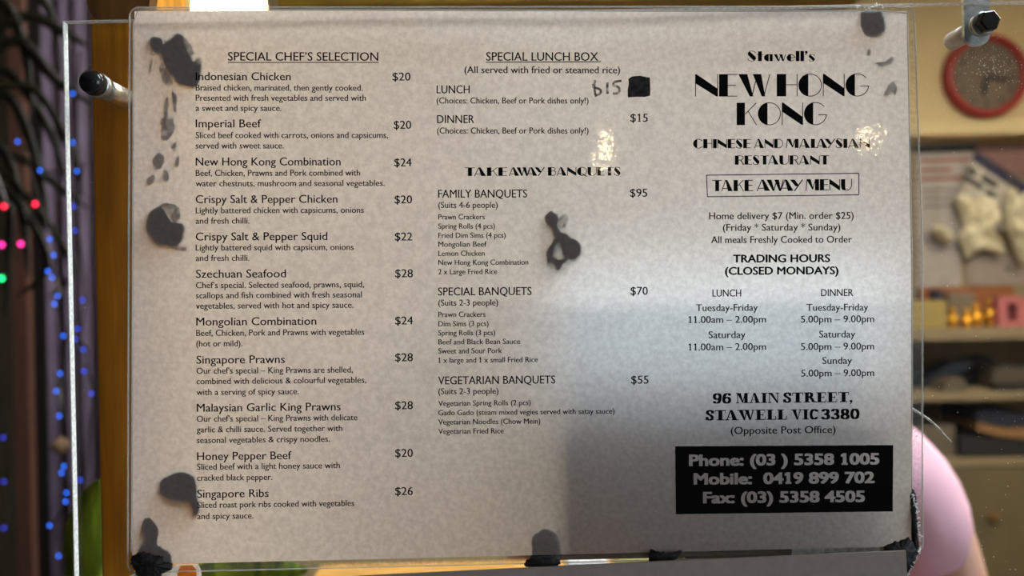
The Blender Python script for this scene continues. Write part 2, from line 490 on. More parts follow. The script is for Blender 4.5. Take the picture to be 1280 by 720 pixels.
HC, DC, SC, IC = 10.0, 7.6, 7.4, 6.6
line('SPECIAL CHEF’S SELECTION', 285, 472.7, 75.7, 10.6); rule('underline', 285, 78, 473, 78, 1.1)
col1 = [
 ('Indonesian Chicken', 363.3, 100.3, '$20', 490.7, 513, 100.7, [('Braised chicken, marinated, then gently cooked.', 453.3, 113.3), ('Presented with fresh vegetables and served with', 457.3, 126), ('a sweet and spicy sauce.', 351.7, 138.7)]),
 ('Imperial Beef', 326.3, 159.3, '$20', 492.3, 514, 161, [('Sliced beef cooked with carrots, onions and capsicums,', 485, 172.7), ('served with sweet sauce.', 354.7, 185.7)]),
 ('New Hong Kong Combination', 425.7, 207, '$24', 493, 514.3, 208, [('Beef, Chicken, Prawns and Pork combined with', 450, 220), ('water chestnuts, mushroom and seasonal vegetables.', 480.7, 233)]),
 ('Crispy Salt & Pepper Chicken', 421.7, 254, '$20', 493.3, 515, 254.3, [('Lightly battered chicken with capsicums, onions', 454.7, 266.7), ('and fresh chilli.', 311.7, 279.7)]),
 ('Crispy Salt & Pepper Squid', 409, 300.7, '$22', 493.7, 515.3, 300.7, [('Lightly battered squid with capsicum, onions', 442, 313.3), ('and fresh chilli.', 311.7, 326.3)]),
 ('Szechuan Seafood', 357.3, 347.3, '$28', 494, 516, 346.7, [('Chef’s special. Selected seafood, prawns, squid,', 455, 360.3), ('scallops and fish combined with fresh seasonal', 452.3, 373), ('vegetables, served with hot and spicy sauce.', 441.7, 386)]),
 ('Mongolian Combination', 395.3, 407, '$24', 494, 516, 405.7, [('Beef, Chicken, Pork and Prawns with vegetables', 455.3, 420), ('(hot or mild).', 303, 433.3)]),
 ('Singapore Prawns', 356, 454.7, '$28', 494, 516, 451.7, [('Our chef’s special – King Prawns are shelled,', 441, 467.3), ('combined with delicious & colourful vegetables,', 457.7, 480.3), ('with a serving of spicy sauce.', 373.3, 494)]),
 ('Malaysian Garlic King Prawns', 425.7, 514.7, '$28', 494, 516, 511.7, [('Our chef’s special – King Prawns with delicate', 446.7, 527.3), ('garlic & chilli sauce. Served together with', 427.7, 540.7), ('seasonal vegetables & crispy noodles.', 412.3, 554)]),
 ('Honey Pepper Beef', 364.3, 575.3, '$20', 494, 516, 571.3, [('Sliced beef with a light honey sauce with', 424.7, 587.3), ('cracked black pepper.', 340.3, 601)]),
 ('Singapore Ribs', 335.7, 622.3, '$26', 494, 516, 619, [('Sliced roast pork ribs cooked with vegetables', 442.7, 635), ('and spicy sauce.', 316.7, 649)]),
]
for head, hx, hy, pr, pa, pb, py_, desc in col1:
    xl = 244.7 + 2 * max(0, (hy - 300)) / 322
    line(head, xl, hx, hy, HC); line(pr, pa, pb, py_, HC)
    for tx, dx, dy in desc: line(tx, xl, dx, dy, DC, .006)
line('SPECIAL LUNCH BOX', 607.8, 747.8, 75.8, 10.6); rule('underline', 607.5, 77.8, 751, 77.2, 1.1)
line('(All served with fried or steamed rice)', 580.6, 775, 91.4, 8.6)
line('LUNCH', 545.8, 587, 116.7, HC); line('(Choices: Chicken, Beef or Pork dishes only!)', 545.8, 735.6, 129.4, DC)
line('DINNER', 546.4, 592.8, 153.9, HC); line('(Choices: Chicken, Beef or Pork dishes only!)', 546.4, 735.6, 167, DC); line('$15', 788, 809.7, 152.2, HC)
blocks = [
 ('FAMILY BANQUETS', 658.9, 247.2, '$95', 787.5, 809, 246, '(Suits 4-6 people)', 622, 260, [('Prawn Crackers', 605.8, 274.4), ('Spring Rolls (4 pcs)', 618.6, 286), ('Fried Dim Sims (4 pcs)', 632, 297.5), ('Mongolian Beef', 608.3, 308.6), ('Lemon Chicken', 605.8, 320), ('New Hong Kong Combination', 660.3, 331.4), ('2 x Large Fried Rice', 621.4, 343)]),
 ('SPECIAL BANQUETS', 664.4, 369.4, '$70', 788.3, 809.7, 368.6, '(Suits 2-3 people)', 622.5, 382.2, [('Prawn Crackers', 606.7, 396.4), ('Dim Sims (3 pcs)', 610.6, 408), ('Spring Rolls (3 pcs)', 619, 419.4), ('Beef and Black Bean Sauce', 650, 430.6), ('Sweet and Sour Pork', 627.5, 442), ('1 x large and 1 x small Fried Rice', 672, 453.6)]),
 ('VEGETARIAN BANQUETS', 694, 480.6, '$55', 789, 810.6, 479.7, '(Suits 2-3 people)', 623, 493, [('Vegetarian Spring Rolls (2 pcs)', 663.3, 507.5), ('Gado Gado (steam mixed vegies served with satay sauce)', 768, 519.2), ('Vegetarian Noodles (Chow Mein)', 675.3, 530.8), ('Vegetarian Fried Rice', 629.4, 542.5)]),
]
for h, hx, hy, pr, pa, pb, py_, su, sx, sy, items in blocks:
    line(h, 547.7, hx, hy, HC); line(pr, pa, pb, py_, HC); line(su, 548, sx, sy, DC)
    for tx, dx, dy in items: line(tx, 548, dx, dy, IC, .008)
line('Home delivery $7 (Min. order $25)', 886.5, 1067, 274.2, 8.6); line('(Friday * Saturday * Sunday)', 903.7, 1050.4, 288.6, 8.6)
line('All meals Freshly Cooked to Order', 889, 1064.8, 304, 8.6)
line('TRADING HOURS', 916.8, 1037.3, 328, 9.4, .034); line('(CLOSED MONDAYS)', 906.6, 1047.8, 343.4, 9.4, .034)
line('LUNCH', 890.6, 926.4, 370.8, 8.8); line('DINNER', 1026.4, 1066.4, 370.2, 8.8)
for tx, a, b, y in (('Tuesday-Friday', 870.2, 947.2, 389), ('11.00am – 2.00pm', 860.9, 957.4, 403.9), ('Saturday', 885.8, 931.8, 422.8), ('11.00am – 2.00pm', 860.9, 957.4, 438.1),
                    ('Tuesday-Friday', 1008.2, 1085.2, 388.6), ('5.00pm – 9.00pm', 1001.2, 1092.6, 403.3), ('Saturday', 1024, 1069, 422), ('5.00pm – 9.00pm', 1001.2, 1092.6, 437.5),
                    ('Sunday', 1028, 1065, 455), ('5.00pm – 9.00pm', 1001.6, 1092.6, 470.8)):
    line(tx, a, b, y, 8.6)
line('(Opposite Post Office)', 913.6, 1044.3, 542.6, 9.0)

# ---- display lettering: thick-and-thin art deco capitals and fat-face serif capitals, drawn as polygons
def rc(a, b, c, d): return [(a, b), (c, b), (c, d), (a, d)]
def st(pts, w):
    out = []
    for (ax, ay), (bx, by) in zip(pts, pts[1:]):
        dx, dy = bx - ax, by - ay; l = math.hypot(dx, dy) or 1
        nx, ny = -dy / l * w / 2, dx / l * w / 2; ex, ey = dx / l * w * .3, dy / l * w * .3
        out.append([(ax - ex + nx, ay - ey + ny), (ax - ex - nx, ay - ey - ny), (bx + ex - nx, by + ey - ny), (bx + ex + nx, by + ey + ny)])
    return out
def arc(cx, cy, rx, ry, a0, a1, n=14): return [(cx + rx * math.cos(R(a0 + (a1 - a0) * k / n)), cy + ry * math.sin(R(a0 + (a1 - a0) * k / n))) for k in range(n + 1)]
def cres(cx, cy, rx, ry, ch):
    a = math.degrees(math.acos((ch - cx) / rx)); return arc(cx, cy, rx, ry, a, 360 - a, 22)
def deco(ch, t=.05):
    T = .36
    if ch == 'A': return 1.0, [[(.36, 1), (.52, 1), (1, 0), (.58, 0)]] + st([(.38, 1), (.03, 0)], t) + [rc(.1, .2, .66, .2 + t)]
    if ch == 'N': return .92, [[(0, 1), (.06, 1), (.90, .36), (.92, 0), (.86, 0), (0, .60)], rc(0, 0, t, 1), rc(.92 - t, 0, .92, 1)]
    if ch == 'E': return .74, [rc(0, 0, T, 1), rc(T, 1 - t, .74, 1), rc(T, 0, .74, t), rc(T, .48, .68, .48 + t)]
    if ch == 'W': return 1.28, [[(0, 1), (.36, 1), (.60, 0), (.46, 0)], [(.58, 1), (.92, 1), (1.08, 0), (.94, 0)]] + st([(.55, .02), (.76, .98)], t) + st([(1.03, .02), (1.26, .98)], t)
    if ch == 'H': return .88, [rc(0, 0, T + .04, 1), rc(T, .50, .86, .50 + t), rc(.88 - t, 0, .88, 1)]
    if ch in 'OQ': return 1.0, [cres(.5, .5, .5, .515, .42)] + st(arc(.5, .5, .48, .495, 100, -100), t) + (st([(.5, .22), (.98, -.1)], t * 1.4) if ch == 'Q' else [])
    if ch == 'G': return 1.0, [cres(.5, .5, .5, .515, .40)] + st(arc(.5, .5, .48, .495, 104, 40), t) + st(arc(.5, .5, .48, .495, -104, -8), t) + [rc(.62, .43, 1.0, .43 + t)]
    if ch == 'C': return .92, [cres(.5, .5, .5, .515, .40)] + st(arc(.5, .5, .48, .495, 104, 38), t) + st(arc(.5, .5, .48, .495, -104, -38), t)
    if ch == 'K': return .88, [rc(0, 0, T, 1)] + st([(.38, .50), (.84, .98)], t) + st([(.50, .62), (.86, .0)], t)
    if ch == 'I': return .36, [rc(0, 0, T, 1)]
    if ch == 'S': return .64, [[(0, .78), (.12, .98), (.32, .76), (.61, .42), (.64, .2), (.48, .02), (.32, .22), (.03, .58)]] + st([(.12, .98), (.36, .985), (.55, .93), (.58, .78)], t) + st([(.48, .02), (.25, .015), (.06, .08), (.03, .24)], t)
    if ch == 'D': return .92, [rc(0, 0, T, 1)] + st([(T, .98), (.6, .96), (.82, .8), (.9, .5), (.82, .2), (.6, .04), (T, .02)], t)
    if ch == 'M': return 1.14, [[(.06, 1), (.42, 1), (.66, .08), (.56, .08)], rc(.80, 0, 1.14, 1)] + st([(.03, 0), (.12, .98)], t) + st([(.60, .1), (.84, .98)], t)
    if ch == 'L': return .66, [rc(0, 0, T, 1), rc(T, 0, .66, t)]
    if ch == 'Y': return .96, [[(0, 1), (.36, 1), (.66, .5), (.58, .4), (.42, .4)]] + st([(.94, .98), (.36, .0)], t * 1.3)
    if ch == 'R': return .86, [rc(0, 0, T, 1)] + st([(T, .98), (.66, .96), (.8, .84), (.8, .66), (.66, .52), (T, .5)], t) + st([(.55, .5), (.84, 0)], t * 1.4)
    if ch == 'T': return .84, [rc(0, 1 - t, .84, 1), rc(.26, 0, .6, 1)]
    if ch == 'U': return .92, [[(0, 1), (0, .34), (.06, .12), (.2, 0), (.42, 0), (.36, .3), (.36, 1)]] + st([(.4, .02), (.64, .04), (.82, .18), (.9, .4), (.9, 1)], t)
    if ch == 'B': return .82, [rc(0, 0, T, 1)] + st([(T, .98), (.6, .96), (.72, .85), (.72, .68), (.6, .56), (T, .54)], t) + st([(.6, .55), (.76, .46), (.8, .28), (.7, .06), (T, .02)], t)
    if ch == 't': return .46, [rc(.08, 0, .36, .96), rc(0, .62, .46, .69)]
    if ch == 'a': return .66, [cres(.30, .34, .30, .35, .36), rc(.42, 0, .66, .68)] + st(arc(.32, .34, .3, .32, 95, 40), .06)
    if ch == 'w': return .92, [[(x * .72, y * .68) for x, y in p] for p in deco('W', .07)[1]]
    if ch == 'e': return .62, [cres(.31, .34, .31, .35, .34)] + st(arc(.31, .34, .29, .32, 95, 0), .07) + [rc(.3, .30, .62, .37)] + st(arc(.31, .34, .29, .32, -95, -35), .06)
    if ch == 'l': return .28, [rc(0, 0, .28, 1)]
    if ch == '’': return .22, [rc(0, .8, .2, 1), [(.08, .82), (.2, .82), (.06, .6), (.0, .62)]]
    if ch == 's': return .46, [[(x * .72, y * .68) for x, y in p] for p in deco('S', .08)[1]]
    return .3, []
def nib(pts, T=.24, t=.09):
    out = []
    h = lambda x, y: [(x - T / 2, y - t / 2), (x + T / 2, y - t / 2), (x + T / 2, y + t / 2), (x - T / 2, y + t / 2)]
    for a, b in zip(pts, pts[1:]):
        q = [Vector(p) for p in h(*a) + h(*b)]
        out.append([tuple(q[i]) for i in geometry.convex_hull_2d(q)])
    return out
def fat(ch):
    s = .085
    serif = lambda x0, x1, y: rc(x0, y, x1, y + s)
    if ch == '0': return .74, nib(arc(.37, .5, .25, .47, 0, 360, 22))
    if ch == '8': return .74, nib(arc(.37, .73, .21, .24, 0, 360, 18)) + nib(arc(.37, .25, .25, .22, 0, 360, 18))
    if ch == '3': return .72, nib([(.14, .8)] + arc(.35, .74, .21, .23, 140, -90, 14)) + nib(arc(.35, .26, .25, .23, 90, -140, 14) + [(.13, .2)])
    if ch == '9': return .74, nib(arc(.37, .68, .25, .29, 0, 360, 20)) + nib([(.62, .66), (.60, .35), (.5, .1), (.35, .03), (.16, .06), (.13, .2)])
    if ch == '6': return .74, nib(arc(.37, .32, .25, .29, 0, 360, 20)) + nib([(.12, .34), (.14, .65), (.24, .9), (.39, .97), (.58, .94), (.61, .8)])
    if ch == 'I': return .56, [rc(.13, 0, .43, 1), serif(0, .56, 0), serif(0, .56, 1 - s)]
    if ch == 'M': return 1.12, [[(.08, 1), (.42, 1), (.66, .05), (.55, .05)], rc(.74, 0, 1.03, 1), serif(0, .28, 0), serif(.66, 1.12, 0), serif(0, .36, 1 - s), serif(.78, 1.12, 1 - s)] + st([(.14, 0), (.14, 1)], .08) + st([(.6, .06), (.8, .98)], .08)
    if ch == 'A': return 1.0, [[(.38, 1), (.56, 1), (.93, 0), (.58, 0)], serif(0, .32, 0), serif(.48, 1, 0), rc(.2, .28, .66, .33)] + st([(.43, .98), (.15, 0)], .08)
    if ch == 'N': return 1.0, [[(.1, 1), (.38, 1), (.88, .1), (.88, 0), (.78, 0)], serif(0, .3, 0), serif(0, .3, 1 - s), serif(.7, 1, 1 - s)] + st([(.14, 0), (.14, 1)], .08) + st([(.86, 0), (.86, 1)], .08)
    if ch == 'S': return .66, nib([(.54, .72), (.52, .9), (.35, .97), (.18, .9), (.14, .75), (.22, .62), (.44, .46), (.53, .3), (.5, .12), (.34, .03), (.16, .1), (.12, .3)], .2) + [rc(.02, .02, .07, .34), rc(.58, .66, .63, .98)]
    if ch == 'T': return .82, [rc(.26, 0, .56, 1), serif(.12, .7, 0), rc(0, .91, .82, 1), rc(0, .7, .05, 1), rc(.77, .7, .82, 1)]
    if ch == 'R': return .9, [rc(.1, 0, .38, 1), serif(0, .5, 0), serif(0, .4, 1 - s)] + nib([(.4, .97), (.58, .9), (.6, .75), (.56, .6), (.4, .52)], .22) + nib([(.5, .5), (.66, .3), (.7, .1), (.86, .04)], .2)
    if ch == 'E': return .78, [rc(.1, 0, .38, 1), serif(0, .75, 0), serif(0, .72, 1 - s), rc(.38, .46, .6, .54), rc(.56, .36, .6, .66), rc(.70, 0, .75, .32), rc(.67, .7, .72, 1)]
    if ch == 'W': return 1.3, [[(.08, 1), (.4, 1), (.60, 0), (.48, 0)], [(.55, 1), (.84, 1), (1.02, 0), (.9, 0)], serif(0, .48, 1 - s), serif(.5, .92, 1 - s), serif(1.05, 1.3, 1 - s)] + st([(.54, .02), (.70, .98)], .08) + st([(.97, .02), (1.18, .98)], .08)
    if ch == 'V': return .94, [[(.08, 1), (.4, 1), (.62, 0), (.48, 0)], serif(0, .5, 1 - s), serif(.66, .94, 1 - s)] + st([(.55, .02), (.82, .98)], .08)
    if ch == 'L': return .74, [rc(.1, 0, .4, 1), serif(0, .72, 0), serif(0, .5, 1 - s), rc(.66, 0, .72, .36)]
    if ch == 'C': return .84, nib(arc(.42, .5, .28, .47, 40, 320, 20)) + [rc(.74, .62, .79, .98)]
    if ch == ',': return .22, [rc(0, 0, .2, .2), [(.1, 0), (.2, 0), (.06, -.22), (0, -.2)]]
    return .32, []
def display(body, x0, x1, base, cap, font=deco, gap=.07, sl=None, name='printed_heading'):
    x = 0; vs = []; fs = []; k_ = 0
    for ch in body:
        w, polys = font(ch)
        for p in polys:
            b = len(vs); vs += [(x + a, c) for a, c in p]; fs.append(tuple(range(b, b + len(p))))
        nxt = body[k_ + 1:k_ + 2]; k_ += 1
        x += w + gap - ({'AW': .34, 'WA': .34, 'AY': .34, 'TA': .12, 'LA': .22}.get(ch + nxt, 0) if font is not fat else (.12 if ch + nxt in ('AW', 'TA') else 0))
    pp = lay(vs, x0, x1, base, cap, 1.0, sl)
    mesh_obj(name, [P(a, b, INK_LIFT) for a, b in pp], fs, M['ink'], menu)
dt = lambda ch: deco(ch, .07)
display('TAKE', 581, 634, 220, 10.6, dt); display('AWAY', 636, 681, 219.8, 10.6, dt); display('BANQUETS', 685, 775.6, 219.6, 10.6, dt)
display('Stawell’s', 934.6, 1018.6, 76.4, 12.8)
dn = lambda ch: deco(ch, .035)
display('NEW', 868.9, 962.7, 120.8, 28, dn, .04, -.003); display('HONG', 970.9, 1086.4, 120.5, 28, dn, .04, -.003); display('KONG', 920.8, 1033.8, 156.4, 28, dn, .04, -.004)
display('CHINESE', 866.4, 938.5, 185.3, 11.4, dt); display('AND', 942.8, 979, 185.1, 11.4, dt); display('MALAYSIAN', 982.5, 1087.3, 185, 11.4, dt)
display('RESTAURANT', 918.7, 1036.3, 205.8, 11.4, dt)
display('TAKE', 890.3, 941.3, 239, 14, dt); display('AWAY', 945.8, 1003.9, 238.6, 14, dt); display('MENU', 1007, 1065, 238, 14, dt)
for a, b, c, d in ((883.2, 219, 1073.6, 216.6), (1073.6, 216.6, 1073.6, 243.5), (1073.6, 243.5, 884.2, 245.9), (884.2, 245.9, 883.2, 219)):
    if abs(a - c) > 20: rule('menu_box_line', a, b, c, d, 1.1)
    else: quad('menu_box_line', [(a - .55, b), (a + .55, b), (c + .55, d), (c - .55, d)])
display('96', 891, 914, 504.4, 12.6, fat, .05); display('MAIN', 920, 974, 504, 12.6, fat, .05); display('STREET,', 979, 1065.4, 503.4, 12.6, fat, .05)
display('STAWELL', 882, 983.5, 525.6, 12.8, fat, .05); display('VIC', 989, 1023, 524.6, 12.8, fat, .05); display('3380', 1026.5, 1074.4, 524.2, 12.8, fat, .05)

# black contact panel: the numerals are left open so the sheet shows through
def contact_panel():
    q = [(844, 557.9), (1116.5, 556.3), (1115.9, 639.3), (844.9, 642.8)]
    RES = .2; X0, Y0 = 843.0, 555.0; nx, ny = int(275 / RES), int(90 / RES)
    gx, gy = np.meshgrid(X0 + (np.arange(nx) + .5) * RES, Y0 + (np.arange(ny) + .5) * RES)
    ink = np.zeros((ny, nx), bool)
    def fill(a, b, c, val):
        x0, x1 = min(a[0], b[0], c[0]), max(a[0], b[0], c[0]); y0, y1 = min(a[1], b[1], c[1]), max(a[1], b[1], c[1])
        i0, i1 = max(0, int((x0 - X0) / RES) - 1), min(nx, int((x1 - X0) / RES) + 2); j0, j1 = max(0, int((y0 - Y0) / RES) - 1), min(ny, int((y1 - Y0) / RES) + 2)
        if i1 <= i0 or j1 <= j0: return
        X, Y = gx[j0:j1, i0:i1], gy[j0:j1, i0:i1]
        e = lambda p, r: (r[0] - p[0]) * (Y - p[1]) - (r[1] - p[1]) * (X - p[0])
        e0, e1, e2 = e(a, b), e(b, c), e(c, a)
        m = ((e0 >= 0) & (e1 >= 0) & (e2 >= 0)) | ((e0 <= 0) & (e1 <= 0) & (e2 <= 0))
        ink[j0:j1, i0:i1][m] = val
    fill(q[0], q[1], q[2], True); fill(q[0], q[2], q[3], True)
    for body, x0, x1, base in (('Phone: (03 ) 5358 1005', 862.3, 1098.2, 582.2), ('Mobile:  0419 899 702', 868, 1092.2, 605.4), ('Fax: (03) 5358 4505', 879.8, 1080.2, 628.8)):
        vs, fs = glyphs(body)
        pp = lay(vs, x0, x1, base, 13.4, CAP, -.009)
        for dx in (-1.05, -.5, 0, .5, 1.05):
            for dy in (-.5, .5):
                for f in fs:
                    t = [(pp[i][0] + dx, pp[i][1] + dy) for i in f]
                    for k in range(1, len(t) - 1): fill(t[0], t[k], t[k + 1], False)
    vs, fs, idx = [], [], {}
    def vid(i, j):
        if (i, j) not in idx: idx[(i, j)] = len(vs); vs.append(P(X0 + i * RES, Y0 + j * RES, INK_LIFT))
        return idx[(i, j)]
    open_ = {}
    for j in range(ny + 1):
        runs = set()
        if j < ny:
            d = np.diff(np.concatenate(([0], ink[j].astype(int), [0]))); runs = set(zip(np.where(d == 1)[0].tolist(), np.where(d == -1)[0].tolist()))
        for r in [r for r in open_ if r not in runs]:
            j0 = open_.pop(r); a, b = r; fs.append((vid(a, j0), vid(a, j), vid(b, j), vid(b, j0)))
        for r in runs: open_.setdefault(r, j)
    mesh_obj('contact_panel', vs, fs, M['ink'], menu)
contact_panel()
COL.objects.unlink(tob); bpy.data.objects.remove(tob)

# marker pen: the crossed-out price and the price written beside it
quad('marker_block', [(785.5, 98.5), (790, 95.6), (800, 94.6), (808, 96.4), (812.4, 96.8), (813, 112), (812.6, 119.5), (806, 121.2), (796, 121), (785, 121.8), (784.6, 112), (786, 105)], 'marker', INK_LIFT + .0001)
def pen(pts, w):
    c = catmull([(x, y, 0) for x, y in pts], 5); vs = []; fs = []
    for i, p in enumerate(c):
        d = (c[min(i + 1, len(c) - 1)] - c[max(i - 1, 0)]).normalized(); n = Vector((-d.y, d.x, 0)) * w / 2
        vs += [P(p.x + n.x, p.y + n.y, INK_LIFT), P(p.x - n.x, p.y - n.y, INK_LIFT)]
    for i in range(len(c) - 1): fs.append((2 * i, 2 * i + 1, 2 * i + 3, 2 * i + 2))
    return vs, fs
vs, fs = [], []
for pts, w in (([(744, 100), (743, 106), (743.5, 115), (745, 121)], 3), ([(741.5, 105), (742, 109), (747, 110.5), (751, 113), (749.5, 117.5), (744, 119)], 3),
               ([(759.3, 103), (759, 110), (759.5, 117.5)], 3.2),
               ([(777, 101), (772, 101.6), (767.5, 103), (767, 107), (771, 108), (774.5, 111), (773.5, 115), (769.5, 117), (766, 116.5)], 3)):
    a, b = pen(pts, w); k = len(vs); vs += a; fs += [tuple(i + k for i in f) for f in b]
mesh_obj('handwritten_price', vs, fs, haze_mat('faded_marker', (.03, .03, .035, 1), .75), menu)

# ------------------------------------------------------------------ putty lumps between menu and screen
def lump(name, outlines, label, m='tack', front=None, thick=None, jit=1.5, cat='adhesive putty', group=None):
    """domes: broad where they touch the sheet, narrower where they touch the screen"""
    bm = bmesh.new()
    cx = sum(p[0] for p in outlines[0]) / len(outlines[0]); cy = sum(p[1] for p in outlines[0]) / len(outlines[0])
    for o in outlines:
        c = catmull([(x, y, 0) for x, y in o], 5, True)
        ox = sum(p.x for p in c) / len(c); oy = sum(p.y for p in c) / len(c)
        c = [Vector((p.x + jit * (1.3 * noise.noise(Vector((p.x * .2, p.y * .2, 1))) + noise.noise(Vector((p.x * .6, p.y * .6, 3)))), p.y + jit * (1.3 * noise.noise(Vector((p.x * .2, p.y * .2, 9))) + noise.noise(Vector((p.x * .6, p.y * .6, 5)))), 0)) for p in c]
        rings = []
        for s, f in ((.93, -.02), (1.0, .12), (.96, .5), (.72, 1.0)):
            ring = []
            for p in c:
                x, y = ox + (p.x - ox) * s, oy + (p.y - oy) * s
                if front is None:
                    g = bow(x, y) - .0001
                    if thick: ring.append(bm.verts.new(W(x, y, -g + thick * max(0, f))))
                    else: ring.append(bm.verts.new(W(x, y, -g * (1 - max(0, f)) - .00002)))
                else: ring.append(bm.verts.new(W(x, y, front + thick * f + .0006 * noise.noise(Vector((x * .2, y * .2, f))))))
            rings.append(ring)
        n = len(c)
        for a, b in zip(rings, rings[1:]):
            for k in range(n): bm.faces.new((a[k], a[(k + 1) % n], b[(k + 1) % n], b[k]))
        for rg in (rings[0], rings[-1]):
            cv = bm.verts.new(sum((v.co for v in rg), Vector()) / n)
            for k in range(n): bm.faces.new((rg[k], rg[(k + 1) % n], cv))
    o = bm_obj(name, bm, M[m], None, True)
    return tag(o, label, cat, group)
G = 'dark putty behind the menu'
lump('putty_lump', [[(200, 57), (208, 51), (216, 46), (227, 48), (234, 60), (239, 71), (245, 78), (252, 81), (253, 90), (250, 102), (243, 108), (232, 108), (222, 102), (212, 92), (205, 80), (201, 68)],
                    [(214, 50), (221, 41), (229, 44), (230, 55), (222, 62), (214, 60)],
                    [(188, 50), (196, 45), (203, 50), (204, 62), (197, 67), (190, 62)]],
     'large dark putty lump behind the upper left of the menu, above Indonesian Chicken', group=G)
lump('putty_residue', [[(230, 46), (235, 50), (240, 58), (243, 67), (238, 68), (234, 58), (229, 52)], [(199, 82), (206, 86), (213, 96), (216, 105), (209, 108), (203, 98)],
                       [(244, 76), (250, 72), (253, 84), (248, 92), (244, 86)], [(188, 77), (191, 74), (190, 82), (187, 92)]],
     'grey putty smears fringing the large lump at the menu\'s upper left', 'residue', thick=.0005, group=G)
lump('putty_residue', [[(207, 122), (212, 123), (210, 136), (209, 148), (205, 146)], [(216, 115), (221, 118), (222, 130), (219, 140), (216, 130)],
                       [(203, 148), (209, 145), (217, 147), (219, 156), (216, 168), (212, 173), (203, 174), (202, 162)]],
     'grey putty streak running down beside Imperial Beef on the menu', 'residue', thick=.0006, group=G)
lump('putty_residue', [[(193, 195), (199, 190), (206, 196), (205, 206), (198, 212), (192, 204)], [(203, 216), (209, 213), (213, 222), (207, 226)], [(186, 221), (192, 217), (194, 222), (189, 230), (185, 229)],
                       [(216, 180), (222, 178), (221, 188), (216, 188)], [(220, 198), (224, 196), (223, 207), (220, 208)]],
     'scattered grey putty crumbs beside New Hong Kong Combination on the menu', 'residue', thick=.0005, group=G)
lump('putty_lump', [[(190, 262), (199, 258), (207, 263), (213, 275), (224, 277), (232, 281), (231, 292), (226, 303), (215, 307), (203, 307), (193, 302), (187, 292), (183, 280), (186, 270)]],
     'round dark putty lump behind the left edge of the menu beside Crispy Salt & Pepper Chicken', group=G)
lump('putty_residue', [[(199, 255), (214, 254), (224, 260), (226, 272), (216, 276), (208, 264)], [(207, 304), (222, 302), (224, 308), (235, 309), (230, 313), (216, 311)]],
     'grey putty smear above and below the round lump on the menu\'s left edge', 'residue', thick=.0005, group=G)
lump('putty_lump', [[(200, 606), (206, 596), (218, 590), (232, 589), (243, 594), (247, 605), (248, 617), (246, 628), (241, 632), (236, 626), (226, 628), (212, 625), (202, 617)],
                    [(238, 622), (246, 622), (250, 634), (247, 644), (242, 640)]],
     'oval dark putty lump behind the menu beside Singapore Ribs', group=G)
lump('putty_lump', [[(178, 652), (185, 646), (194, 652), (198, 664), (197, 674), (190, 682), (182, 672), (178, 662)], [(176, 682), (188, 674), (200, 682), (211, 688), (217, 700), (214, 712), (200, 713), (186, 712), (174, 700)]],
     'tall dark putty lump behind the bottom left corner of the menu', group=G)
lump('putty_lump', [[(162, 700), (168, 693), (179, 690), (192, 692), (203, 697), (208, 704), (213, 704), (214, 711), (206, 716), (197, 722), (184, 726), (172, 722), (166, 710)]],
     'black putty ball squeezed out past the bottom left corner of the menu', front=-.0052, thick=.005, jit=2.2, group='bare black putty at the menu edge')
lump('putty_lump', [[(682, 274), (683, 267), (689, 263), (696, 266), (699, 273), (697, 281), (699, 287), (703, 293), (697, 297), (692, 294), (690, 286), (685, 281)],
                    [(692, 296), (698, 289), (706, 290), (713, 296), (720, 299), (726, 306), (727, 316), (721, 324), (713, 325), (706, 322), (702, 314), (699, 305)],
                    [(686, 309), (690, 303), (695, 298), (697, 304), (692, 310), (692, 318), (689, 327), (683, 329), (685, 322), (682, 316)],
                    [(684, 322), (692, 321), (699, 324), (709, 322), (707, 328), (702, 331), (699, 339), (694, 335), (690, 329)]],
     'crooked dark putty lump in the middle of the menu, right of Fried Dim Sims', group=G)
lump('putty_residue', [[(697, 276), (702, 269), (709, 268), (711, 275), (706, 283), (700, 286)]],
     'small grey putty dab beside the crooked lump mid menu', 'faint', thick=.0005, group=G)
lump('putty_lump', [[(664, 672), (672, 664), (682, 660), (692, 664), (699, 674), (701, 686), (698, 699), (688, 704), (672, 704), (664, 696), (665, 684)]],
     'rounded putty lump behind the bottom edge of the menu, below the middle column', group=G)
lump('putty_lump', [[(656, 703), (664, 697), (680, 699), (690, 697), (700, 701), (698, 707), (684, 709), (668, 710), (657, 708)]],
     'flattened black putty strip under the menu below the middle column', front=-.0045, thick=.003, jit=1.5, group='bare black putty at the menu edge')
lump('putty_lump', [[(812, 690), (815, 686), (822, 689), (828, 689), (835, 692), (845, 690), (853, 688), (848, 696), (838, 701), (822, 702), (812, 702)]],
     'torn black putty scrap under the menu left of the phone numbers', front=-.0045, thick=.003, jit=1.5, group='bare black putty at the menu edge')
lump('putty_lump', [[(1075, 22), (1077, 14), (1088, 13), (1100, 13), (1105, 20), (1107, 32), (1104, 40), (1096, 45), (1086, 45), (1078, 38), (1075, 30)]],
     'dark putty lump behind the top right corner of the menu', group=G)
lump('putty_residue', [[(1085, 60), (1088, 64), (1087, 70), (1084, 66)], [(1092, 76), (1101, 79), (1112, 76), (1116, 70), (1118, 74), (1112, 81), (1100, 83)], [(1112, 104), (1117, 103), (1122, 110), (1119, 117), (1115, 112), (1108, 120), (1106, 116)]],
     'faint grey putty curls below the top right lump on the menu', 'residue', thick=.0005, group=G)
lump('putty_lump', [[(1103, 686), (1112, 680), (1124, 676), (1133, 672), (1140, 676), (1146, 688), (1144, 702), (1139, 714), (1132, 716), (1126, 706), (1114, 694)]],
     'dark putty lump at the bottom right corner of the menu beside the pink shirt', front=-.0055, thick=.005, jit=1.5, group='bare black putty at the menu edge')
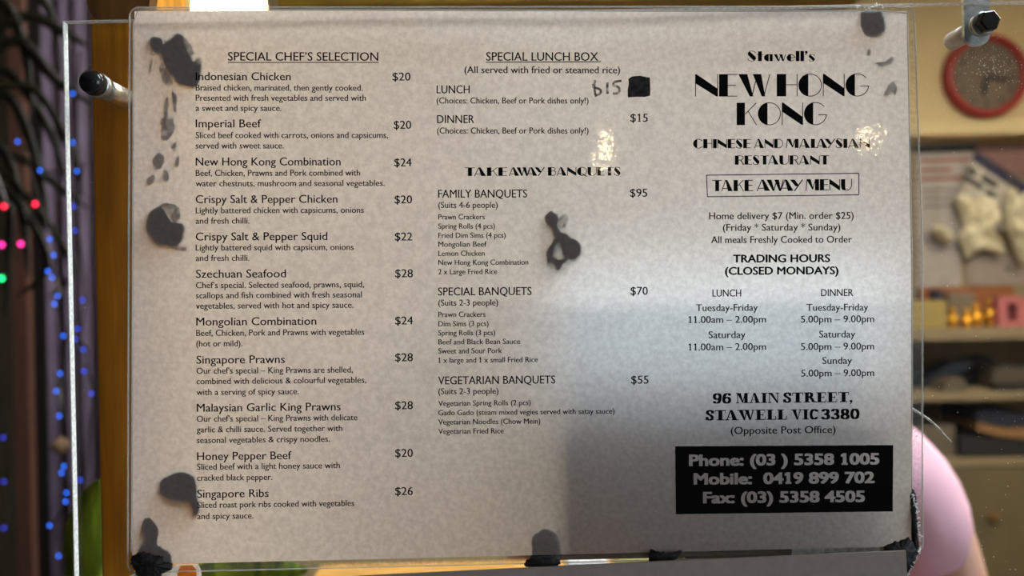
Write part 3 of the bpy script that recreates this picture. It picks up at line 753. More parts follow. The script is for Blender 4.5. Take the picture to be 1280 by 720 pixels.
lump('putty_lump', [[(1140, 612), (1144, 616), (1146, 628), (1145, 640), (1148, 656), (1147, 672), (1149, 690), (1144, 694), (1140, 676), (1139, 650), (1138, 630)]],
     'thin dark putty ridge running up the lower right edge of the menu', front=-.0050, thick=.004, jit=1.5, group='bare black putty at the menu edge')
def shreds(name, path, n, w, label, m='shred', dep=-.0062):
    """crumpled white shreds of torn film"""
    bm = bmesh.new(); c = catmull([(x, y, 0) for x, y in path], 12)
    for i in range(n):
        p = c[random.randrange(len(c))]; a = random.uniform(0, 6.28); l = random.uniform(.4, 1.2) * w
        q = [(p.x + random.gauss(0, w * .35) + math.cos(a + k * 1.57) * l * (1 if k % 2 else .35), p.y + random.gauss(0, w * .35) + math.sin(a + k * 1.57) * l * (1 if k % 2 else .35)) for k in range(4)]
        vs = [bm.verts.new(W(x, y, dep + random.uniform(-.0006, .0006))) for x, y in q]
        ws = [bm.verts.new(v.co + Vector((0, .00012, 0))) for v in vs]
        bm.faces.new(vs); bm.faces.new(ws[::-1])
        for k in range(4): bm.faces.new((vs[k], ws[k], ws[(k + 1) % 4], vs[(k + 1) % 4]))
    return tag(bm_obj(name, bm, M[m]), label, 'torn film')
shreds('torn_film', [(1141, 618), (1147, 640), (1148, 655), (1150, 668), (1151, 680), (1148, 692), (1138, 714), (1134, 720)], 46, 2.6, 'white crumpled film shreds on the lower right edge of the menu')
shreds('torn_film', [(1070, 7), (1085, 10), (1096, 6), (1104, 9)], 18, 2.4, 'white crumpled film shreds above the top right putty lump', dep=-.0035)
shreds('torn_film', [(1142, 536), (1146, 546), (1144, 558)], 8, 1.5, 'tiny white film shreds halfway down the right border of the menu', dep=-.0035)
# torn paper scrap under the bottom left corner
t = thing('torn_scrap', W(205, 715, -.004), 'torn white scrap with an orange patch under the bottom left corner of the menu', 'paper scrap')
def slab(name, px, Y, th, m, parent=None, label=None, cat=None, group=None):
    vs = [W(x, y, Y) for x, y in px] + [W(x, y, Y) + Vector((0, th, 0)) for x, y in px]; n = len(px)
    fs = [tuple(range(n)), tuple(range(2 * n - 1, n - 1, -1))] + [(k, n + k, n + (k + 1) % n, (k + 1) % n) for k in range(n)]
    o = mesh_obj(name, vs, fs, m, parent)
    return tag(o, label, cat, group) if cat else o
slab('paper_piece', [(160, 722), (168, 714), (180, 712), (212, 712), (220, 706), (247, 705.5), (251, 713), (252, 730), (160, 730)], -.0018, .0003, M['shred'], t)
slab('orange_patch', [(226, 707), (240, 706.5), (245, 712), (246, 729), (222, 729), (222, 715)], -.0021, .0002, M['orange'], t)

# grey card taped over the lower edge, and an unseen lit box added on the shop side of the screen
slab('grey_card', [(430, 721.3), (560, 715), (820, 702.3), (1132.5, 688.6), (1134, 720), (1135, 800), (430, 800)], -.0086, .0009, M['card'], None, 'plain grey card standing in front of the bottom edge of the menu', 'card')
t = thing('lightbox', W(910, 700, .03), 'till added unseen behind the right half of the menu for its blue glow and dark shade', 'lightbox')
ty = GT + .011  # added box: lit face tints the sheet blue, its body shades the rest
tx0, tx1 = W(684, 500, ty).x, W(1120, 500, ty).x
zt, zm, zb_ = W(900, 322, ty).z, W(900, 476, ty).z, W(900, 690, ty).z
box('lightbox_body', (tx0, ty + .003, zb_), (tx1, ty + .045, zt + .004), M['black'], t, .002)
box('lightbox_glow', (tx0 + .002, ty, zm), (tx1 - .002, ty + .0028, zt), emit('blue_glow', (.82, .93, 1, 1), LIGHTBOX), t)
box('lower_blocker', (tx0, ty - .006, zb_), (tx1, ty + .0028, zm - .006), flat('lightbox_beige', 120, 100, 78), t, .001)  # blocks the backlight to darken the menu's lower right
box('lightbox_stand', (W(862, 690, ty).x, ty + .008, ZF), (W(1104, 690, ty).x, ty + .04, zb_ - .0005), M['wood_dark'], t)
slab('pale_strip', [(990, 702), (1100, 697), (1100, 680), (990, 684)], GT + .0005, .0002, M['torn'], None, 'narrow pale paper strip stuck low on the back of the screen', 'paper strip')

# pale curved fibre on the screen
bm = bmesh.new()
c = catmull([W(x, y, -.0016) for x, y in ((1140, 511), (1150, 517), (1163, 526), (1175, 537), (1183, 546), (1189, 552))], 5)
add_tube(bm, c, [.00045 * (1 - .7 * i / len(c)) + .0001 for i in range(len(c))], 6)
tag(bm_obj('fibre', bm, haze_mat('pale_fibre', (.8, .76, .7, 1), .6), None, True), 'pale curved fibre stuck to the screen right of the menu, above the pink shirt', 'fibre')

# ------------------------------------------------------------------ hardware
def hexhead(bm, c, r, y0, y1, rot=0):
    a = [bm.verts.new((c.x + r * math.cos(R(60 * k + rot)), y0, c.z + r * math.sin(R(60 * k + rot)))) for k in range(6)]
    b = [bm.verts.new((c.x + r * math.cos(R(60 * k + rot)), y1, c.z + r * math.sin(R(60 * k + rot)))) for k in range(6)]
    d = [bm.verts.new((c.x + .86 * r * math.cos(R(60 * k + rot)), y0 - .0004, c.z + .86 * r * math.sin(R(60 * k + rot)))) for k in range(6)]
    for k in range(6):
        bm.faces.new((a[k], a[(k + 1) % 6], b[(k + 1) % 6], b[k])); bm.faces.new((d[k], d[(k + 1) % 6], a[(k + 1) % 6], a[k]))
    bm.faces.new(d); bm.faces.new(b)
h = W(127, 109, 0)
t = thing('standoff_bolt', (h.x, 0, h.z), 'standoff bolt with black domed cap in front of the wooden post', 'bolt')
lathe('cap', [(.0012, -.0098), (.0030, -.0094), (.0043, -.0080), (.0046, -.0062), (.0046, -.0042), (.0036, -.0038)], h, M['black'], t, 'Y', 28)
lathe('washer', [(.0034, -.0040), (.0046, -.0036), (.0048, -.0028), (.0040, -.0024), (.0046, -.0018), (.0046, -.0006), (.0034, -.0002)], h, M['steel'], t, 'Y', 28)
lathe('spacer_tube', [(.0036, GT), (.0040, GT + .0004), (.0040, .0192), (.0036, .0195)], h, M['alu'], t, 'Y', 28)
h = W(1224, 33, 0)
t = thing('bracket_bolt', (h.x, 0, h.z), 'black hex bolt through a zinc bracket at the screen\'s top right, over the red clock', 'bolt')
bm = bmesh.new()
add_box(bm, (W(1206, 30, GT).x, GT + .0003, W(1222, 44, GT).z), (W(1238, 30, GT).x, GT + .0019, .125))
n = 12; c0 = W(1222, 44, GT); rr = (W(1238, 44, GT).x - W(1206, 44, GT).x) / 2
f0 = [bm.verts.new((c0.x + rr * math.cos(math.pi + math.pi * k / n), GT + .0003, c0.z + rr * .8 * math.sin(math.pi + math.pi * k / n))) for k in range(n + 1)]
f1 = [bm.verts.new((v.co.x, GT + .0019, v.co.z)) for v in f0]
bm.faces.new(f0); bm.faces.new(f1)
for k in range(n): bm.faces.new((f0[k], f0[k + 1], f1[k + 1], f1[k]))
bm_obj('bracket_plate', bm, M['steel'], t)
bm = bmesh.new(); hexhead(bm, h, .0040, -.0066, -.0036, 8); bm_obj('bolt_head', bm, M['black'], t)
lathe('washer', [(.0030, -.0036), (.0046, -.0033), (.0046, -.0024), (.0036, -.0020), (.0044, -.0016), (.0044, -.0005), (.003, -.0001)], h, M['steel'], t, 'Y', 24)
h2 = h
lathe('spacer_tube', [(.0030, GT + .002), (.0036, GT + .0023), (.0036, .0172), (.003, .0175)], h2, M['washer'], t, 'Y', 24)

# ------------------------------------------------------------------ wooden post, lintel, lamp
Yp = .0197
px0, px1 = W(119, 360, Yp).x, W(182, 360, Yp).x
t = thing('wooden_post', ((px0 + px1) / 2, Yp + .03, ZF), 'golden brown wooden post left of the menu carrying the standoff bolt', 'post')
box('post_shaft', (px0, Yp, ZF), (px1, Yp + .045, ZC), M['wood'], t, .0012)
box('side_strip', (px0 - .0022, Yp + .006, ZF), (px0 - .0003, Yp + .045, ZC), M['wood_dark'], t)
bm = bmesh.new()
cp = [(112, -20), (108, 2), (112, 14), (119, 24), (160, 24), (172, 5), (186, 9), (190, -20)]
va = [bm.verts.new(W(x, y, Yp - .004)) for x, y in cp]; vb = [bm.verts.new(v.co + Vector((0, .006, 0))) for v in va]
bm.faces.new(va); bm.faces.new(vb[::-1])
for k in range(len(cp)): bm.faces.new((va[k], vb[k], vb[(k + 1) % len(cp)], va[(k + 1) % len(cp)]))
bm_obj('carved_capital', bm, M['wood_dark'], t)
slab('tan_board', [(186, 16), (191, -60), (232, -60), (229, 30), (186, 30)], .10, .008, M['wood_tan'], None, 'pale tan board glimpsed above the top left corner of the menu', 'board')
# paper lantern lamp
lc = W(272, -62, .75)
t = thing('lantern_lamp', (lc.x, lc.y, ZC), 'bright yellow-white lantern lamp glimpsed above the top left of the menu', 'lamp')
bm = bmesh.new(); hw, hh = .052, .098
top = [bm.verts.new((lc.x + sx * hw * .6, lc.y + sy * hw * .6, lc.z + hh)) for sx, sy in ((-1, -1), (1, -1), (1, 1), (-1, 1))]
bot = [bm.verts.new((lc.x + sx * hw * 1.05, lc.y + sy * hw * 1.05, lc.z - hh)) for sx, sy in ((-1, -1), (1, -1), (1, 1), (-1, 1))]
bm.faces.new(top); bm.faces.new(bot)
for k in range(4): bm.faces.new((top[k], top[(k + 1) % 4], bot[(k + 1) % 4], bot[k]))
bm_obj('lamp_shade', bm, emit('lantern_glow', (1, .80, .38, 1), LANTERN), t)
bm = bmesh.new(); add_tube(bm, [(lc.x, lc.y, ZC), (lc.x, lc.y, lc.z + hh)], .003, 6); bm_obj('cord', bm, M['black'], t)
bm = bmesh.new()
for k in range(4):
    sx, sy = ((-1, -1), (1, -1), (1, 1), (-1, 1))[k]
    add_tube(bm, [(lc.x + sx * hw * .6, lc.y + sy * hw * .6, lc.z + hh), (lc.x + sx * hw * 1.05, lc.y + sy * hw * 1.05, lc.z - hh)], .0025, 6)
bm_obj('shade_rib', bm, M['wood_dark'], t)
a, b = W(345, 4, .5), W(1082, -1, .5)
t = thing('wooden_lintel', ((a.x + b.x) / 2, .5, ZC), 'brown wooden lintel above the screen between lantern and clock', 'lintel')
box('beam', (a.x, .5, W(640, 4, .5).z), (b.x, .56, W(640, -60, .5).z), mat('lintel_wood', (.34, .19, .012, 1), .5, var=.3, scale=30, stretch=(.6, 5, 5)), t, .002)
for xx in (a.x + .03, b.x - .03):
    box('hanger_strap', (xx - .01, .52, W(640, -60, .5).z), (xx + .01, .54, ZC), M['black'], t)

# ------------------------------------------------------------------ shelves, clock and clutter on the right
YS = 2.15
def zs(px, py, Y=YS): return W(px, py, Y).z
def xs(px, py=400, Y=YS): return W(px, py, Y).x
ux0, ux1 = 1.10, 2.45
unit = thing('shelving_unit', ((ux0 + ux1) / 2, YS + .2, ZF), 'tan shelving unit with three laden shelves below the red clock', 'shelving')
box('back_panel', (ux0, YB - .03, ZF), (ux1, YB - .001, zs(1220, 152)), M['pin'], unit)
for xx in (ux0 - .02, ux1): box('side_panel', (xx, YS, ZF), (xx + .02, YB - .001, zs(1220, 152)), M['shelf'], unit)
sz = []
for yt, yb, yf in ((151, 168, 2.46), (411, 425, YS), (491, 501, YS), (575, 584, YS)):
    zt, zb = zs(1220, yt, yf), zs(1220, yb, yf)
    box('shelf', (ux0, yf, zb), (ux1, YB - .031, zt), M['shelf'] if yt != 151 else M['cream'], unit, .003)
    sz.append(zt)
db = zs(1220, 584) - .002
for i, (xa, xb) in enumerate(((ux0 + .005, 1.30), (1.31, 1.95), (1.96, ux1 - .005))):
    dr = box('cupboard_door', (xa, YS + .005, ZF + .08), (xb, YS + .025, db), M['cup'], unit, .003)
    kx = W(1240, 645, YS).x if i == 1 else xb - .04
    kz = W(1240, 645, YS).z
    lathe('knob', [(.012, -.022), (.016, -.015), (.008, -.004), (.008, 0)], (kx, YS + .005, kz), M['wood_dark'], dr, 'Y', 14)
# clock
cc = W(1228, 97, YB); cr = (W(1280, 97, YB).x - W(1176, 97, YB).x) / 2
t = thing('wall_clock', (cc.x, YB, cc.z - cr), 'round red-rimmed wall clock on the cream wall behind the bracket bolt', 'clock')
bm = bmesh.new()
add_lathe(bm, [(cr, 0), (cr, -.03), (cr * .96, -.042), (cr * .86, -.042), (cr * .82, -.030), (cr * .82, 0)], (cc.x, YB - .001, cc.z), 'Y', 48)
bm_obj('rim', bm, flat('red_plastic', 152, 32, 26, .4), t, True)
lathe('clock_face', [(cr * .81, 0), (cr * .81, -.022)], (cc.x, YB - .002, cc.z), flat('dull_dial', 108, 92, 72), t, 'Y', 48, False)
inkd = flat('dial_ink', 45, 40, 34)
for k in range(12):
    a = math.pi * k / 6; r0, r1 = cr * .60, cr * .72
    bm = bmesh.new(); add_tube(bm, [(cc.x + r0 * math.sin(a), YB - .026, cc.z + r0 * math.cos(a)), (cc.x + r1 * math.sin(a), YB - .026, cc.z + r1 * math.cos(a))], .006, 6)
    bm_obj('hour_mark', bm, inkd, t)
for px, py, w in ((1223, 120, .009), (1256, 103, .008)):
    e_ = W(px, py, YB); bm = bmesh.new(); add_tube(bm, [(cc.x, YB - .029, cc.z), (e_.x, YB - .029, e_.z)], w, 6); bm_obj('clock_hand', bm, inkd, t)
# notices on the panel
YN = YB - .034
def notice(px, m, label, bars=(), bm_=None, Y=YN):
    cxp = sum(p[0] for p in px) / len(px); t = thing('notice', W(cxp, max(p[1] for p in px), Y), label, 'notice', None)
    slab('notice_sheet', px, Y, .002, m, t)
    for b, mm in bars: slab('printed_band', b, Y - .001, .0008, mm, t)
gw, rd, dk, nv = flat('grey_white_paper', 165, 155, 145), flat('red_print', 130, 52, 46), flat('dark_print', 40, 40, 42), flat('navy_print', 38, 36, 62)
def band(x0, y0, x1, y1, h, ang=0): return [(x0, y0), (x1, y1), (x1 + ang, y1 + h), (x0 + ang, y0 + h)]
notice([(1146, 178), (1221, 176), (1222, 300), (1146, 302)], gw, 'pale notice with a dark top band and red lines, pinned below the clock',
       [(band(1147, 182, 1220, 179, 10), dk), (band(1149, 199, 1214, 197, 4), rd), (band(1149, 211, 1190, 210, 4), rd), (band(1149, 222, 1206, 220, 4), rd), (band(1152, 237, 1196, 236, 2), dk), (band(1152, 247, 1200, 246, 2), dk), (band(1152, 257, 1192, 256, 2), dk)])
notice([(1222, 177), (1290, 176), (1290, 225), (1218, 196)], flat('dusty_pink_print', 128, 92, 84), 'dusty pink picture sheet at the upper right below the clock', Y=YN - .004)
notice([(1218, 190), (1227, 192), (1292, 236), (1286, 250), (1216, 204)], nv, 'dark navy strip lying aslant above the tilted white notice', Y=YN - .008)
notice([(1214, 200), (1283, 247), (1262, 292), (1193, 262)], flat('white_paper', 186, 176, 160), 'tilted white notice with two lines of black writing above the bags',
       [([(1211, 208), (1222, 214), (1219, 221), (1208, 215)], dk), ([(1229, 217), (1248, 229), (1245, 236), (1226, 225)], dk), ([(1206, 217), (1230, 232), (1227, 238), (1203, 224)], dk), ([(1234, 236), (1246, 243), (1243, 249), (1231, 242)], dk)], Y=YN - .014)
notice([(1148, 300), (1200, 298), (1202, 362), (1148, 362)], gw, 'blank grey sheet leaning behind the tan box on the top shelf')
notice([(1208, 318), (1300, 318), (1300, 352), (1262, 356), (1210, 356)], flat('grey_sheet', 150, 136, 122), 'wide grey sheet below the crumpled bags', [([(1256, 334), (1262, 334), (1262, 339), (1256, 339)], dk)])
# crumpled plastic bags hanging from the upper shelf
def bag(px, Y, label, seed):
    rnd = random.Random(seed); cx = sum(p[0] for p in px) / len(px); cy = sum(p[1] for p in px) / len(px)
    t = thing('plastic_bag', W(cx, max(p[1] for p in px), Y), label, 'bag', 'crumpled white bags under the clock')
    bm = bmesh.new(); c = catmull([(x, y, 0) for x, y in px], 5, True); n = len(c); rings = []
    for s, d in ((1, 0), (.92, -.022), (.74, -.036), (.5, -.042), (.25, -.04)):
        ring = []
        for k, p in enumerate(c):
            x, y = cx + (p.x - cx) * s, cy + (p.y - cy) * s
            q = W(x, y, Y); f = noise.noise(Vector((x * .13 + seed, y * .09, s))) + .8 * noise.noise(Vector((x * .3 + seed, y * .22, s * 3)))
            ring.append(bm.verts.new((q.x + .004 * f, Y + d + .028 * f * (1 if s < 1 else .2), q.z)))
        rings.append(ring)
    for a, b in zip(rings, rings[1:]):
        for k in range(n): bm.faces.new((a[k], a[(k + 1) % n], b[(k + 1) % n], b[k]))
    bm.faces.new(rings[-1]); bm.faces.new(rings[0])
    bm_obj('bag_body', bm, M_bag, t)
    bm = bmesh.new(); tp = min(px, key=lambda p: p[1]); q = W(tp[0], tp[1] + 3, Y)
    add_tube(bm, [q, (q.x, Y + .004, (q.z + sz_top) / 2), (q.x, Y, sz_top - .001)], .0013, 6); bm_obj('bag_handle', bm, M['pin'], t)
M_bag = flat('milky_plastic', 224, 214, 180, .35, .06, 60)
sz_top = zs(1220, 168, 2.46)
bag([(1198, 264), (1193, 250), (1206, 242), (1214, 255), (1225, 243), (1240, 250), (1247, 268), (1240, 290), (1253, 319), (1230, 313), (1208, 323), (1205, 314), (1197, 300), (1203, 282)], 2.54, 'crumpled white plastic bag hanging left, in front of the tilted notice', 3)
bag([(1256, 250), (1263, 234), (1271, 252), (1284, 238), (1293, 262), (1286, 288), (1283, 331), (1271, 322), (1264, 300), (1257, 282)], 2.525, 'crumpled white plastic bag hanging right, by the photo\'s right edge', 5)
bag([(1164, 286), (1172, 281), (1184, 290), (1190, 300), (1182, 303), (1170, 297)], 2.54, 'small crumpled white bag hanging low beside the pale notice', 8)
# things on the shelves
def sbox(name, x0, x1, ytop, shelf, m, label, cat, dep=.12, Yo=.04, bev=.004, rot=0, group=None):
    z0 = sz[shelf]; a, b = xs(x0, ytop, YS + Yo), xs(x1, ytop, YS + Yo); z1 = zs((x0 + x1) / 2, ytop, YS + Yo)
    bm = bmesh.new(); add_box(bm, (a, YS + Yo, z0 + .0005), (b, YS + Yo + dep, z1), bev)
    if rot: bmesh.ops.rotate(bm, cent=((a + b) / 2, YS + Yo + dep / 2, z0), matrix=Matrix.Rotation(R(rot), 3, 'Z'), verts=bm.verts[:])
    return tag(bm_obj(name, bm, m), label, cat, group)
sbox('carton', 1136, 1184, 376, 1, flat('olive_carton', 150, 128, 66), 'tan cardboard box at the left end of the top shelf', 'box', .14, .05)
sbox('tin', 1170, 1178, 362, 1, flat('navy_tin', 30, 36, 62), 'small navy tin behind the tan cardboard box', 'tin', .05, .24)
sbox('carton', 1186, 1219, 366, 1, flat('grey_carton', 122, 106, 84), 'grey-brown box standing behind the gold figurines', 'box', .10, .27)
sbox('wooden_rail', 1150, 1268, 358, 1, flat('rust_rail', 140, 82, 40), 'rust brown board standing along the back of the top shelf', 'board', .016, .385)
gold = flat('gold_paint', 220, 160, 40, .28, .25, 60, metal=.75)
def figurine(px, w, ytop, label, Yo=.09):
    z0 = sz[1]; x = xs(px, 400, YS + Yo); y = YS + Yo; ht = zs(px, ytop, YS + Yo) - z0; s = w / 372 / 2
    t = thing('gold_figurine', (x, y, z0), label, 'figurine', 'gold figurines on the top shelf')
    lathe('base', [(s * .8, 0), (s, .1 * ht), (s * .8, .14 * ht)], (x, y, z0 + .0004), gold, t, 'Z', 18)
    lathe('body', [(s * .6, .13 * ht), (s * .98, .24 * ht), (s * 1.0, .38 * ht), (s * .75, .56 * ht), (s * .35, .66 * ht)], (x, y, z0), gold, t, 'Z', 18)
    lathe('head', [(s * .2, .62 * ht), (s * .48, .7 * ht), (s * .52, .82 * ht), (s * .36, .95 * ht), (s * .1, ht)], (x, y, z0), gold, t, 'Z', 18)
    for sx in (-1, 1):
        bm = bmesh.new(); add_tube(bm, [(x + sx * s * .7, y, z0 + .55 * ht), (x + sx * s * 1.0, y - s * .4, z0 + .4 * ht), (x + sx * s * .5, y - s * .95, z0 + .33 * ht)], [s * .26, s * .25, s * .18], 8)
        bm_obj('arm', bm, gold, t, True)
figurine(1190.5, 13, 384, 'small gold figurine, leftmost of the row on the top shelf')
figurine(1208, 14, 386, 'gold figurine second from left on the top shelf', .08)
figurine(1220, 16, 379, 'plump gold figurine in the middle of the row on the top shelf', .12)
figurine(1238, 15, 372, 'tallest gold figurine beside the pink frame', .13)
t = thing('pink_frame', (xs(1266), YS + .08, sz[1]), 'pink box frame with a dark opening, right end of the top shelf', 'frame')
pk = flat('pink_paint', 176, 96, 92)
xa, xb, za, zb = xs(1249, 400, YS + .08), xs(1283, 400, YS + .08), sz[1] + .0005, zs(1266, 371, YS + .08)
bm = bmesh.new(); fwd = .03
add_box(bm, (xa, YS + .08, za), (xa + fwd, YS + .14, zb)); add_box(bm, (xb - fwd, YS + .08, za), (xb, YS + .14, zb))
add_box(bm, (xa + fwd, YS + .08, za), (xb - fwd, YS + .14, za + .018)); add_box(bm, (xa + fwd, YS + .08, zb - .022), (xb - fwd, YS + .14, zb))
bm_obj('frame_border', bm, pk, t)
box('dark_backing', (xa + fwd, YS + .12, za + .018), (xb - fwd, YS + .138, zb - .022), flat('dark_backing', 30, 28, 26), t)
# second shelf: folders and papers
def lean(name, pts2, m, label, cat, Y=YS + .06, dep=.16, group=None):
    bm = bmesh.new(); va = [bm.verts.new(W(x, y, Y)) for x, y in pts2]; vb = [bm.verts.new(v.co + Vector((0, dep, 0))) for v in va]
    bm.faces.new(va); bm.faces.new(vb[::-1]); n = len(va)
    for k in range(n): bm.faces.new((va[k], vb[k], vb[(k + 1) % n], va[(k + 1) % n]))
    dz = sz_for(min(v.co.z for v in bm.verts)) - min(v.co.z for v in bm.verts)
    bmesh.ops.translate(bm, vec=(0, 0, dz + .0005), verts=bm.verts[:])
    return tag(bm_obj(name, bm, m), label, cat, group)
def sz_for(z): return min(sz[1:], key=lambda s: abs(s - z))
lean('folder', [(1152, 489), (1152, 482), (1192, 456), (1216, 456), (1214, 462), (1180, 486), (1176, 489)], flat('dark_blue_folder', 36, 42, 50), 'dark blue folder slanting at the left of the middle shelf', 'folder', YS + .12, .07)
lean('paper_stack', [(1178, 489), (1184, 478), (1204, 472), (1210, 489)], flat('grey_papers', 92, 78, 60), 'grey wad of papers between folder and dark box on the middle shelf', 'papers', YS + .03, .1)
lean('dark_box', [(1204, 489), (1206, 463), (1240, 455), (1244, 489)], flat('brown_black', 34, 27, 20), 'dark brown box in the middle of the middle shelf', 'box', YS + .20, .10)
lean('paper_bundle', [(1240, 489), (1242, 466), (1256, 460), (1290, 464), (1290, 489)], flat('taupe_papers', 78, 66, 50), 'taupe bundle at the right of the middle shelf', 'papers', YS + .075, .075)
lean('black_case', [(1246, 489), (1246, 482), (1290, 480), (1290, 489)], flat('black_case', 30, 26, 24), 'flat black case in front of the taupe bundle', 'case', YS + .02, .045)
# third shelf
lean('carton', [(1140, 573), (1140, 536), (1193, 534), (1195, 573)], flat('grey_box', 98, 86, 68), 'grey box at the left of the lowest shelf, above the pink shirt', 'box', YS + .05)
lean('black_tray', [(1200, 573), (1200, 550), (1214, 549), (1292, 556), (1292, 573)], flat('black_tray', 26, 24, 24), 'black tray on the lowest shelf under the thick book', 'tray', YS + .03, .30)
t = thing('book', W(1255, 552, YS + .06), 'thick navy-covered book with cream pages lying on the black tray', 'book')
def lump_box(name, pts2, Y, dep, m, parent):
    va = [W(x, y, Y) for x, y in pts2]; vb = [v + Vector((0, dep, 0)) for v in va]; n = len(va)
    return mesh_obj(name, va + vb, [tuple(range(n)), tuple(range(2 * n - 1, n - 1, -1))] + [(k, n + k, n + (k + 1) % n, (k + 1) % n) for k in range(n)], m, parent)
lump_box('page_block', [(1222, 527), (1292, 533), (1292, 549), (1250, 546), (1222, 538)], YS + .05, .2, flat('orange_pages', 140, 100, 58), t)
lump_box('cover', [(1219, 520), (1226, 513), (1292, 517), (1292, 533), (1256, 534), (1222, 527)], YS + .045, .21, flat('navy_cover', 30, 32, 44), t)

# ------------------------------------------------------------------ person in a pink shirt behind the screen
def skin_obj(name, verts, edges, m, parent, root=0, sub=2):
    me = bpy.data.meshes.new(name); me.from_pydata([v[0] for v in verts], edges, []); me.materials.append(m)
    o = bpy.data.objects.new(name, me); link(o, parent)
    md = o.modifiers.new('skin', 'SKIN'); md.use_smooth_shade = True; md.branch_smoothing = .5
    for i, v in enumerate(verts):
        sv = me.skin_vertices[0].data[i]; r = v[1]; sv.radius = r if isinstance(r, tuple) else (r, r); sv.use_root = (i == root)
    ss = o.modifiers.new('sub', 'SUBSURF'); ss.levels = sub; ss.render_levels = sub
    return o
pxx, pyy = .255, .56
per = thing('person', (pxx, pyy, ZF), 'person in a lilac-pink short-sleeved shirt standing behind the screen, mostly hidden by the menu', 'person')
def pv(dx, dy, z, r): return ((pxx + dx, pyy + dy, z), r)
V = [pv(0, 0, -.56, (.135, .10)), pv(0, .005, -.42, (.12, .09)), pv(0, .01, -.27, (.135, .10)), pv(0, .015, -.16, (.10, .08)), pv(0, .012, -.105, .050), pv(0, .008, -.055, .046),
     pv(0, -.014, -.005, (.052, .064)), pv(0, -.008, .065, (.072, .088)), pv(0, 0, .130, (.068, .085)), pv(0, .0, .168, (.04, .05))]
E_ = [(i, i + 1) for i in range(9)]
nose0 = len(V); V += [pv(0, -.090, .048, .013), pv(0, -.103, .030, .009)]; E_ += [(7, nose0), (nose0, nose0 + 1)]
for s in (-1, 1):
    b = len(V); V += [pv(s * .14, .01, -.185, .045), pv(s * .215, .0, -.27, .046), pv(s * .262, .01, -.42, .040), pv(s * .285, .0, -.58, .034), pv(s * .288, -.02, -.66, .024), pv(s * .288, -.03, -.71, (.022, .034))]
    E_ += [(3, b), (b, b + 1), (b + 1, b + 2), (b + 2, b + 3), (b + 3, b + 4), (b + 4, b + 5)]
    for k, (dy, ln) in enumerate(((-.028, .062), (-.010, .072), (.010, .068), (.026, .054))):
        f = len(V); V += [pv(s * .288, -.035 + dy, -.745, .0095), pv(s * .284, -.040 + dy, -.745 - ln * .5, .0085), pv(s * .275, -.042 + dy, -.745 - ln, .0075)]
        E_ += [(b + 5, f), (f, f + 1), (f + 1, f + 2)]
    f = len(V); V += [pv(s * .275, -.075, -.725, .010), pv(s * .262, -.088, -.755, .008)]; E_ += [(b + 5, f), (f, f + 1)]
    l = len(V); V += [pv(s * .09, .0, -.64, .085), pv(s * .10, .0, -.98, .055), pv(s * .10, .02, -1.30, .038), pv(s * .10, -.10, -1.365, (.032, .045))]
    E_ += [(0, l), (l, l + 1), (l + 1, l + 2), (l + 2, l + 3)]
sk = flat('skin', 214, 164, 140, .5, .05, 20)
skin_obj('body', V, E_, sk, per)
V = [pv(0, 0, -.60, (.158, .125)), pv(0, .005, -.42, (.148, .115)), pv(0, .01, -.27, (.160, .120)), pv(0, .015, -.175, (.125, .095)), pv(0, .015, -.120, (.075, .068))]
E_ = [(0, 1), (1, 2), (2, 3), (3, 4)]
for s in (-1, 1):
    b = len(V); V += [pv(s * .150, .01, -.172, .074), pv(s * .192, .0, -.240, .072), pv(s * .206, .0, -.345, .064)]; E_ += [(3, b), (b, b + 1), (b + 1, b + 2)]
shirt = flat('lilac_pink_cloth', 236, 184, 196, .85, .05, 9, bump=1.0, bscale=22)
so = skin_obj('shirt', V, E_, shirt, per)
V = [pv(0, 0, -.60, (.155, .12))]; E_ = []
for s in (-1, 1):
    l = len(V); V += [pv(s * .09, 0, -.70, .098), pv(s * .10, 0, -.98, .075), pv(s * .10, .01, -1.32, .062)]; E_ += [(0, l), (l, l + 1), (l + 1, l + 2)]
skin_obj('trousers', V, E_, flat('dark_trousers', 45, 44, 52), per)
bm = bmesh.new(); bmesh.ops.create_icosphere(bm, subdivisions=4, radius=1)
for v in list(bm.verts):
    if v.co.z < -.15 and v.co.y < .25 or v.co.z < -.75 or (v.co.y < -.72 and v.co.z < .35): bm.verts.remove(v)
for v in bm.verts:
    f = 1 + .03 * noise.noise(v.co * 6)
    v.co = Vector((pxx + v.co.x * .088 * f, pyy + .006 + v.co.y * .102 * f,   .083 + v.co.z * .108 * f))
ho = bm_obj('hair', bm, flat('black_hair', 28, 24, 22, .45, .3, 50, stretch=(8, 8, 1)), per, True)
sm = ho.modifiers.new('solid', 'SOLIDIFY'); sm.thickness = .008; sm.offset = -1
for s in (-1, 1):
    lathe('eye', [(.002, -.007), (.006, -.005), (.0085, 0), (.007, .005)], (pxx + s * .030, pyy - .082, .062), flat('eye_dark', 52, 42, 38, .25), per, 'Y', 14)
    bm = bmesh.new(); add_tube(bm, [(pxx + s * .016, pyy - .088, .080), (pxx + s * .031, pyy - .088, .084), (pxx + s * .046, pyy - .078, .079)], [.002, .0032, .0018], 6); bm_obj('eyebrow', bm, bpy.data.materials['black_hair'], per, True)
    lathe('ear', [(.006, -.008), (.018, -.004), (.018, .004), (.006, .008)], (pxx + s * .072, pyy + .005, .052), sk, per, 'X', 14)
bm = bmesh.new(); add_tube(bm, [(pxx - .022, pyy - .074, -.004), (pxx - .009, pyy - .080, -.002), (pxx + .009, pyy - .080, -.002), (pxx + .022, pyy - .074, -.004)], [.002, .0042, .0042, .002], 8)
bm_obj('mouth', bm, flat('lips', 176, 104, 96), per, True)

